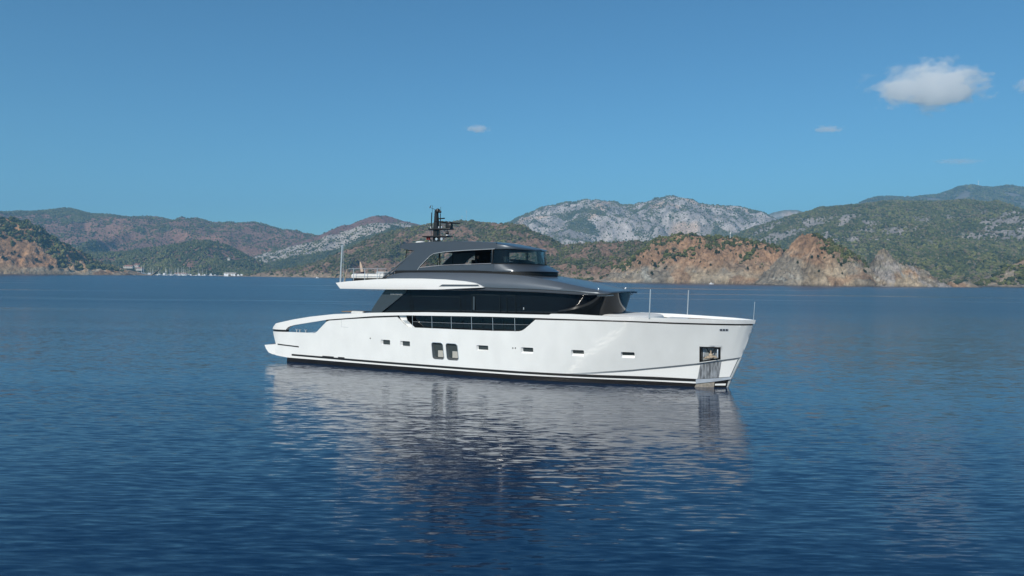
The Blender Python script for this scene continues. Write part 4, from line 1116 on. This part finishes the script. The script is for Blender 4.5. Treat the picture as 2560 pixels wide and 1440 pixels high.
t = terrain('hills', MIDH, yrm, footm, 140, 3, 3, [(0, 0), (.06, .12), (.3, .34), (.6, .65), (.85, .93), (1, 1)], 52, 70, 31, col_mid, rough=11, sub=6)
plant(t, 210000, np.clip(.95 - .86 * bare(t), 0, 1) * .95, .9, 3.0, 13, True, 'forest', 'olive and brown scrub wood on the middle hill behind the yacht', dry=.30)

# --- orange coastal cliff
ORNG = [(110, 0), (148, 4), (173, 26.6), (210, 53.2), (234, 74.6), (258, 78.9), (270, 80.0), (293, 75.2), (316, 73.6), (355, 73.1), (371, 67.9), (392, 58.4), (413, 52.1), (429, 43.0), (439, 36.9), (459, 25.0), (483, 13.3), (520, 0)]
def cliffcol(t, orange_z=22, k=1.0, seed=93):
    n = fbm(t.X / 14, t.Y / 14, seed, 5); n2 = fbm(t.X / 40, t.Z / 22, seed + 1, 4)
    c = mixc(np.broadcast_to(GR, t.X.shape + (3,)), TAN, sm(.4, .6, n2))
    c = mixc(c, OR, np.clip(sm(orange_z - 12, orange_z + 16, t.Z + 26 * (n2 - .5)) * k + sm(.58, .68, fbm(t.X / 25, t.Z / 14, seed + 2, 3)) * .7, 0, 1))
    c = mixc(c, np.array([.37, .36, .31]), .7 * sm(.66, .74, fbm(t.X / 20, t.Z / 16, seed + 5, 3)) * (1 - sm(20, 34, t.Z)))
    c = mixc(c, np.array([.07, .06, .05]), (1 - sm(.3, 1.5, t.Z + 1.5 * (n - .5))) * .7)
    return c * (.45 + 1.05 * n)[..., None]
footo = lambda X: np.interp(X, [110, 200, 300, 400, 520], [1160, 1080, 1020, 975, 960]) + 12 * (vnoise(X / 22, X * 0 + 3, 8) - .5)
yro = lambda X: np.interp(X, [110, 300, 520], [1280, 1200, 1120])
t = terrain('cliff', ORNG, yro, footo, 120, 1.6, 1.6, [(0, 0), (.02, .13), (.12, .30), (.3, .52), (.6, .82), (.85, .97), (1, 1)], 34, 36, 81, lambda t: cliffcol(t), rough=13, sub=8)
T_or = t
no = fbm(t.X / 30, t.Y / 30, 95, 3)
dens = np.clip(sm(.68, .84, t.s + .5 * (no - .5)) + sm(.50, .58, no + .25 * sm(350, 430, t.X) - .05) * .75, 0, 1) * sm(14, 30, t.Z)
plant(t, 24000, dens, 1.0, 3.0, 15, True, 'forest', 'pine wood along the top of the orange cliff', dry=.08)
plant(t, 5000, (t.Z > 8) * .28, .5, 1.3, 15, True, 'forest', 'small bushes dotted over the orange cliff face', dry=.4)

PEAK = [(318, 0), (333, 11.5), (347, 25.0), (361, 41.1), (373, 57.0), (380, 63.9), (386, 64.9), (395, 63.9), (404, 59.6), (418, 54.4), (432, 48.1), (446, 36.2), (458, 25.9), (463, 13.0), (470, 0)]
t = terrain('cliff', PEAK, flat(1000), lambda X: 925 + 8 * (vnoise(X / 9, X * 0, 4) - .5) - 20 * np.exp(-((X - 420) / 30) ** 2), 90, 1.1, 1.1, [(0, 0), (.03, .12), (.3, .36), (.6, .66), (.85, .92), (1, 1)], 20, 22, 85, lambda t: cliffcol(t, 34, 1.0, 97), rough=12)
T_pk = t
plant(t, 7000, sm(.4, .6, t.s) * sm(388, 402, t.X) * sm(.42, .55, fbm(t.X / 12, t.Y / 12, 96, 2)) * (t.Z > 12), .9, 2.6, 16, True, 'forest', 'olive pines on the shaded side of the pointed crag', dry=.08)
ROCK = [(436, -2), (440, 2), (446, 12.7), (450, 25.8), (454, 39.3), (459, 45.5), (466, 42.0), (470, 33.5), (477, 28.1), (495, 23.3), (515, 16.0), (521, 8.6), (527, 1.7), (531, -2)]
t = terrain('rock', ROCK, flat(945), flat(905), 40, .7, .7, [(0, 0), (.05, .14), (.4, .46), (.8, .88), (1, 1)], 11, 13, 88, lambda t: mixc(cliffcol(t, 60, .15, 99), LIM * .95, sm(.5, .62, fbm(t.X / 9, t.Z / 12, 45, 3)) * .75), rough=9)
plant(t, 500, sm(.6, .9, t.s) * (t.X > 474) * .35, .7, 1.6, 16, True, 'forest', 'low bushes on the back of the lone grey rock', dry=.3)
t = terrain('islet', [(538, -2), (543, 8.0), (546, 2), (552, 4), (560, 7.5), (568, 6.0), (574, 1), (580, -2)], flat(940), flat(925), 20, .8, .8, [(0, 0), (.2, .4), (1, 1)], 3, 6, 89, lambda t: cliffcol(t, 10, .3, 99), rough=1.6)

# --- low beach and right edge shore
t = terrain('beach', [(470, 0), (520, 4), (600, 6), (700, 7), (800, 12), (900, 20)], flat(1330), flat(1180), 60, 5, 5, [(0, 0), (.02, .12), (1, 1)], 1, 30, 90, lambda t: mixc(np.broadcast_to(np.array([.40, .37, .31]), t.X.shape + (3,)), np.array([.12, .08, .06]), sm(.02, .05, t.s)))
plant(t, 5000, sm(.03, .08, t.s) * .8, 2.0, 4.5, 17, False, 'forest', 'brown and green scrub behind the narrow beach', dry=.55)
EDGE = [(690, -1), (702, 2.6), (726, 10.1), (738, 19.3), (756, 31.6), (774, 40.9), (810, 53.4), (888, 60.4), (960, 64)]
t = terrain('headland', EDGE, flat(1150), lambda X: np.interp(X, [690, 740, 960], [1120, 1070, 1020]), 60, 2, 2, [(0, 0), (.05, .18), (.5, .55), (1, 1)], 10, 25, 94, lambda t: cliffcol(t, 50, .3, 101), rough=3)
plant(t, 2200, sm(.10, .25, t.s) * .9, 2.0, 4.4, 18, True, 'forest', 'dark green trees on the shore at the right edge', dry=.08)

# --- left headland
HEAD = [(-1400, 118), (-1247, 120.1), (-1110, 119.4), (-1089, 121.9), (-1067, 123.6), (-1049, 117.2), (-1030, 110.8), (-1008, 98.3), (-1001, 89.7), (-978, 74.4), (-952, 55.5), (-933, 38.0), (-916, 26.6), (-902, 16.3), (-886, 11.9), (-872, 7.0), (-858, 4.5), (-852, -3), (-835, -8)]
footh = lambda X: np.interp(X, [-1400, -1100, -1000, -900, -835], [1380, 1450, 1500, 1600, 1680]) + 26 * (vnoise(X / 45, X * 0 + 2, 5) - .5)
yrh = lambda X: np.interp(X, [-1400, -1000, -870], [1620, 1640, 1720])
t = terrain('headland', HEAD, yrh, footh, 90, 2.4, 2.4, [(0, 0), (.03, .12), (.15, .32), (.35, .55), (.6, .80), (.85, .96), (1, 1)], 44, 62, 101, lambda t: cliffcol(t, 16, .9, 107) * np.array([1.06, .98, .86]), rough=24, sub=12)
T_hd = t
no = fbm(t.X / 38, t.Y / 38, 98, 3)
dens = np.clip(sm(.40, .56, t.s + .6 * (no - .5)), 0, 1) * sm(6, 18, t.Z)
plant(t, 22000, dens, 1.5, 4.2, 19, True, 'forest', 'pine wood crowning the headland at the left edge', dry=.05)
plant(t, 9000, sm(.46, .6, no) * .3 * (t.Z > 8), .8, 2.2, 20, True, 'forest', 'bushes on the rock face of the left headland', dry=.25)

# --- single pines on the cliffs --------------------------------------------------------
def pine_proto(seed):
    rg_ = random.Random(seed); r0 = empty('pine_tree')
    mb = MB(); h = 6.5
    mb.tube([(0, 0, -1), (.15, .1, h * .5), (.05, .2, h * .9)], [.28, .2, .07], 6)
    for k in range(4):
        a = k * 1.7; z = h * (.35 + .12 * k); mb.tube([(.1, .1, z), (math.cos(a) * 1.5, math.sin(a) * 1.5, z + .7)], [.09, .03], 4)
    mb.build('trunk', M['bark'], r0)
    V = []; F = []; C = []
    for k in range(900):
        u = rg_.random(); lay = rg_.choice((.42, .55, .68, .80, .92)); a = rg_.random() * 6.283
        rad = (2.5 * (1.15 - lay) ** .5) * (u ** .5) * (1 + .25 * math.sin(3 * a + lay * 9))
        c = Vector((rad * math.cos(a), rad * math.sin(a), h * lay + .45 * (1 - u) + rg_.uniform(-.35, .35)))
        n = Vector((rg_.uniform(-1, 1), rg_.uniform(-1, 1), rg_.uniform(-.2, 1))).normalized(); tt = n.orthogonal().normalized(); b2 = n.cross(tt)
        s_ = rg_.uniform(.22, .48); i = len(V)
        V += [c + tt * s_, c + b2 * s_ * .8, c - tt * s_, c - b2 * s_ * .7]; F.append((i, i + 1, i + 2, i + 3))
        g = rg_.uniform(.6, 1.3); C += [(.045 * g, .058 * g, .022 * g, 1)] * 4
    me = bpy.data.meshes.new('crown'); me.from_pydata([tuple(v) for v in V], [], F); me.materials.append(M['foliage'])
    a_ = me.color_attributes.new('Col', 'FLOAT_COLOR', 'POINT'); a_.data.foreach_set('color', np.array(C, np.float32).ravel())
    o = bpy.data.objects.new('crown', me); COL.objects.link(o); o.parent = r0
    return r0
def copy_tree(o, parent=None):
    c = o.copy(); COL.objects.link(c)
    if parent: c.parent = parent
    for ch in o.children: copy_tree(ch, c)
    return c
def sprinkle(proto, t, n, x0, x1, s0, s1, zmin, label, group, sc=(.6, 1.2)):
    first = True; k = 0
    while k < n:
        x = random.uniform(x0, x1); xa = np.array([x]); f = float(t.foot(xa)[0]); y = f + random.uniform(s0, s1) * (float(t.yr(xa)[0]) - f)
        z = float(at(t, t.Z, xa, np.array([y]))[0])
        if z < zmin: zmin -= .2; continue
        o = proto if first else copy_tree(proto); first = False; k += 1
        o.location = (x, y, z - .5); o.rotation_euler = (0, 0, random.uniform(0, 6.28)); q = random.uniform(*sc); o.scale = (q, q, q * random.uniform(.8, 1.2))
        tag(o, label, 'pine tree', group)
sprinkle(pine_proto(1), T_or, 46, 185, 430, .08, .6, 10, 'lone dark pine standing on the bare orange face of the coastal cliff', 'lone pines on the orange cliff')
sprinkle(pine_proto(2), T_pk, 12, 350, 445, .1, .6, 10, 'lone pine clinging to the pointed orange-topped crag', 'lone pines on the pointed crag', (.5, .9))
sprinkle(pine_proto(3), T_hd, 30, -1180, -930, .06, .4, 10, 'lone pine on the bare rock slope of the left headland', 'lone pines on the left headland', (.9, 1.7))

# ================================================================== MARINA AND SMALL THINGS
def copies(proto, spots, label, cat, group):
    for i, (x, y, z, rz, s) in enumerate(spots):
        o = proto if i == 0 else copy_tree(proto)
        o.location = (x, y, z); o.rotation_euler = (0, 0, rz); o.scale = (s, s, s); tag(o, label, cat, group)
def hull_mb(L, B, H):
    rg = []
    for u in (0, .15, .4, .7, .88, 1.0):
        w = B / 2 * (1 - max(0, (u - .45) / .55) ** 2.2) * (.85 if u == 0 else 1); w = max(w, .03); x = -L / 2 + L * u; zt = H * (1 + .35 * u * u)
        rg.append([(x - .3 * (1 - u), -w * .7, -.3), (x, -w, zt * .6), (x + .4 * u, -w * 1.02, zt), (x + .4 * u, w * 1.02, zt), (x, w, zt * .6), (x - .3 * (1 - u), w * .7, -.3)])
    return MB().rings(rg)
def sailboat(L=13, mast=17):
    r_ = empty('sailing_boat'); hull_mb(L, L * .28, 1.2).build('hull', M['white2'], r_)
    MB().box((0, 0, 1.65), (L * .42, L * .18, .7), .2).build('cabin', M['white2'], r_)
    MB().tube([(L * .08, 0, 1.0), (L * .08, 0, mast)], [.22, .14], 5).build('mast', M['white2'], r_)
    MB().tube([(L * .08, 0, 2.6), (-L * .35, 0, 2.7)], .28, 5).build('boom', M['cushion'], r_)
    return r_
def motorboat(L=14):
    r_ = empty('motor_boat'); hull_mb(L, L * .30, 1.7).build('hull', M['white2'], r_)
    MB().rings([[(x, y, z) for x, y in ((-a, -b), (c, -b * .8), (c, b * .8), (-a, b))] for a, b, c, z in ((L * .33, L * .12, L * .22, 1.6), (L * .32, L * .11, L * .14, 3.0), (L * .24, L * .10, L * .05, 3.1), (L * .22, L * .09, L * .02, 4.3))]).build('cabin', M['white2'], r_)
    MB().box((0, 0, 2.5), (L * .40, L * .225, .5), .05).build('window', M['greydk'], r_)
    return r_
rr = random.Random(4)
def mx(px, Y=2030): return (px - 1280) / 1900 * Y
sp = [(mx(p + rr.uniform(-2, 2)), 2025 + rr.uniform(-15, 12), 0, rr.uniform(1.1, 2.0), rr.uniform(.9, 1.35)) for p in list(range(378, 432, 4)) + list(range(435, 476, 3)) + [493, 508, 520]]
copies(sailboat(), sp, 'white sailing boat with a bare mast moored in the row along the marina', 'sailing boat', 'sailing boats moored in the marina')
sp = [(mx(p + rr.uniform(-2, 2)), 2018 + rr.uniform(-10, 10), 0, rr.uniform(.6, 2.4), rr.uniform(.9, 1.5)) for p in (314, 320, 327, 333, 339, 345, 351, 357, 363, 379, 390, 402, 414, 486, 503, 513, 531, 543)]
copies(motorboat(), sp, 'small white motor boat moored among the sailing boats of the far marina', 'motor boat', 'motor boats moored in the marina')
sp = [(mx(p + rr.uniform(-1, 1), 1850), 1850 + rr.uniform(-8, 8), 0, rr.uniform(.8, 2.2), rr.uniform(1.1, 1.6)) for p in (562, 570, 578, 586, 595, 603)]
copies(motorboat(16), sp, 'big white motor cruiser in the cluster at the right end of the marina', 'motor boat', 'motor cruisers at the right end of the marina')
b = motorboat(22); b.location = (mx(625, 1840), 1840, 0); b.rotation_euler = (0, 0, .1); b.scale = (1.3, 1, .75); tag(b, 'long low pale boat lying at the far right end of the marina', 'motor boat')
g = empty('schooner', (mx(370), 2000, 0), 1.2); tag(g, 'two-masted white sailing ship, tallest in the marina, near the left headland', 'sailing ship')
hull_mb(26, 6.5, 3.2).build('hull', M['white2'], g); MB().box((-4, 0, 5.2), (10, 4, 2.6), .4).build('deckhouse', M['white2'], g)
for x in (-3.5, 3.5): MB().tube([(x, 0, 3), (x, 0, 25)], [.5, .3], 6).build('mast', M['white2'], g)
for px, Y, ml, lab in ((426, 2040, 9, 'dark-hulled boat moored in front of the row of marina masts'), (472, 2045, 26, 'dark-hulled sailing ship with the tallest single mast right of the red roof')):
    d_ = empty('sailing_boat', (mx(px, Y), Y, 0), .3); tag(d_, lab, 'sailing boat')
    hull_mb(17, 4.5, 2.2).build('hull', M['black'], d_); MB().box((0, 0, 3.1), (7, 3, 1.4), .3).build('cabin', M['white2'], d_); MB().tube([(1, 0, 2), (1, 0, ml)], [.25, .15], 5).build('mast', M['white2'], d_)
d_ = motorboat(5.5); d_.scale = (1, 1, .55); d_.location = ((793 - 1280) / 1900 * 1390, 1390, 0); d_.rotation_euler = (0, 0, .2); tag(d_, 'tiny white boat alone on the open water left of the yacht stern', 'boat')
d_ = sailboat(12, 13); d_.location = ((697 - 1280) / 1900 * 1850, 1850, 0); tag(d_, 'small white boat with a mast anchored under the middle hill', 'sailing boat')
d_ = motorboat(13); d_.location = ((640 - 1280) / 1900 * 1900, 1900, 0); tag(d_, 'white boat anchored alone between the marina and the middle hill', 'boat')
d_ = motorboat(6); d_.scale = (1, 1, .5); d_.location = ((1767 - 1280) / 1900 * 985, 962, 0); d_.rotation_euler = (0, 0, .1); tag(d_, 'small dark and white boat close under the orange cliff', 'boat')
M['rooft'] = pbr('clay_roof', (.34, .17, .12), .85, var=.2, scale=.4)
M['wallp'] = pbr('pale_render', (.50, .46, .41), .85, var=.1, scale=.3)
def house(name, x, y, z, w, d, h, rh, label, roof='rooft', rz=0.0, cat='building'):
    r_ = empty(name, (x, y, z), rz); tag(r_, label, cat)
    MB().box((0, 0, h / 2 - 2), (w, d, h + 4)).build('wall', M['wallp'], r_, smooth=False)
    MB().add([(-w / 2 - .6, -d / 2 - .6, h), (w / 2 + .6, -d / 2 - .6, h), (w / 2 + .6, d / 2 + .6, h), (-w / 2 - .6, d / 2 + .6, h), (-w / 2 + rh, 0, h + rh), (w / 2 - rh, 0, h + rh)],
             [(0, 1, 5, 4), (2, 3, 4, 5), (1, 2, 5), (3, 0, 4), (0, 3, 2, 1)]).build('roof', M[roof], r_, smooth=False)
    n = max(2, int(w / 6))
    for k in range(n):
        wo = MB().box((-w / 2 + (k + .5) * w / n, -d / 2 - .03, h * .5), (1.8, .12, 1.6)).build('window', M['greydk'], r_, smooth=False)
    return r_
house('clubhouse', mx(452, 2110), 2112, 1, 34, 10, 4, 2.4, 'long low red-roofed building behind the marina masts')
house('resort_building', mx(322, 2150), 2150, 22, 26, 12, 2.2, 3.5, 'large pale terracotta roof on the slope above the left end of the marina')
house('resort_building', mx(340, 2160), 2165, 24, 12, 8, 4, 2.5, 'small higher red-roofed block right of the large terracotta roof')
house('hotel_wing', mx(350, 2140), 2138, 16, 18, 10, 2.5, 3, 'lower red-roofed wing stepping down toward the marina')
house('boat_shed', mx(332, 2105), 2108, 3, 30, 10, 4, 1.2, 'white low shed at the left end of the marina', 'wallp')
house('boat_shed', mx(575, 2110), 2112, 2, 34, 10, 6, 1.5, 'white low shed behind the motor cruisers of the marina', 'wallp')
house('hill_house', mx(572, 2290), 2290, 50, 7, 6, 3, 1.5, 'tiny pale house high in the wood above the marina', 'wallp')
MB_ = MB().box((mx(430, 2088), 2090, .6), (210, 3, 1.6), .1); o = MB_.build('pier', M['wallp']); tag(o, 'long pale pier behind the row of moored sailing boats', 'pier')
MB_ = MB().box((mx(555, 2088), 2086, .6), (110, 3, 1.6), .1); o = MB_.build('pier', M['wallp']); tag(o, 'short pale pier at the right end of the marina', 'pier')
def radio(x, y, z, h, r0, label, mat='steelband'):
    r_ = empty('radio_mast', (x, y, z)); tag(r_, label, 'radio mast')
    MB().tube([(0, 0, -4), (0, 0, h)], [r0, r0 * .6], 6).build('lattice_pole', M[mat], r_)
    MB().box((0, 0, h * .82), (r0 * 5, r0 * 2, h * .12)).build('antenna_panel', M['white2'] if r0 > .5 else M[mat], r_, smooth=False)
radio(-119, 1950, 150, 27, .30, 'tall thin radio mast on the summit of the middle hill')
radio(-130, 1950, 149, 13, .30, 'short radio mast left of the tall one on the middle hill')
radio(352, 1230, 73, 10, .40, 'pale mast rising above the wood on top of the orange cliff', 'white2')
radio(3054, 5000, 648, 26, 1.2, 'mast on the highest summit at the upper right', 'white2')
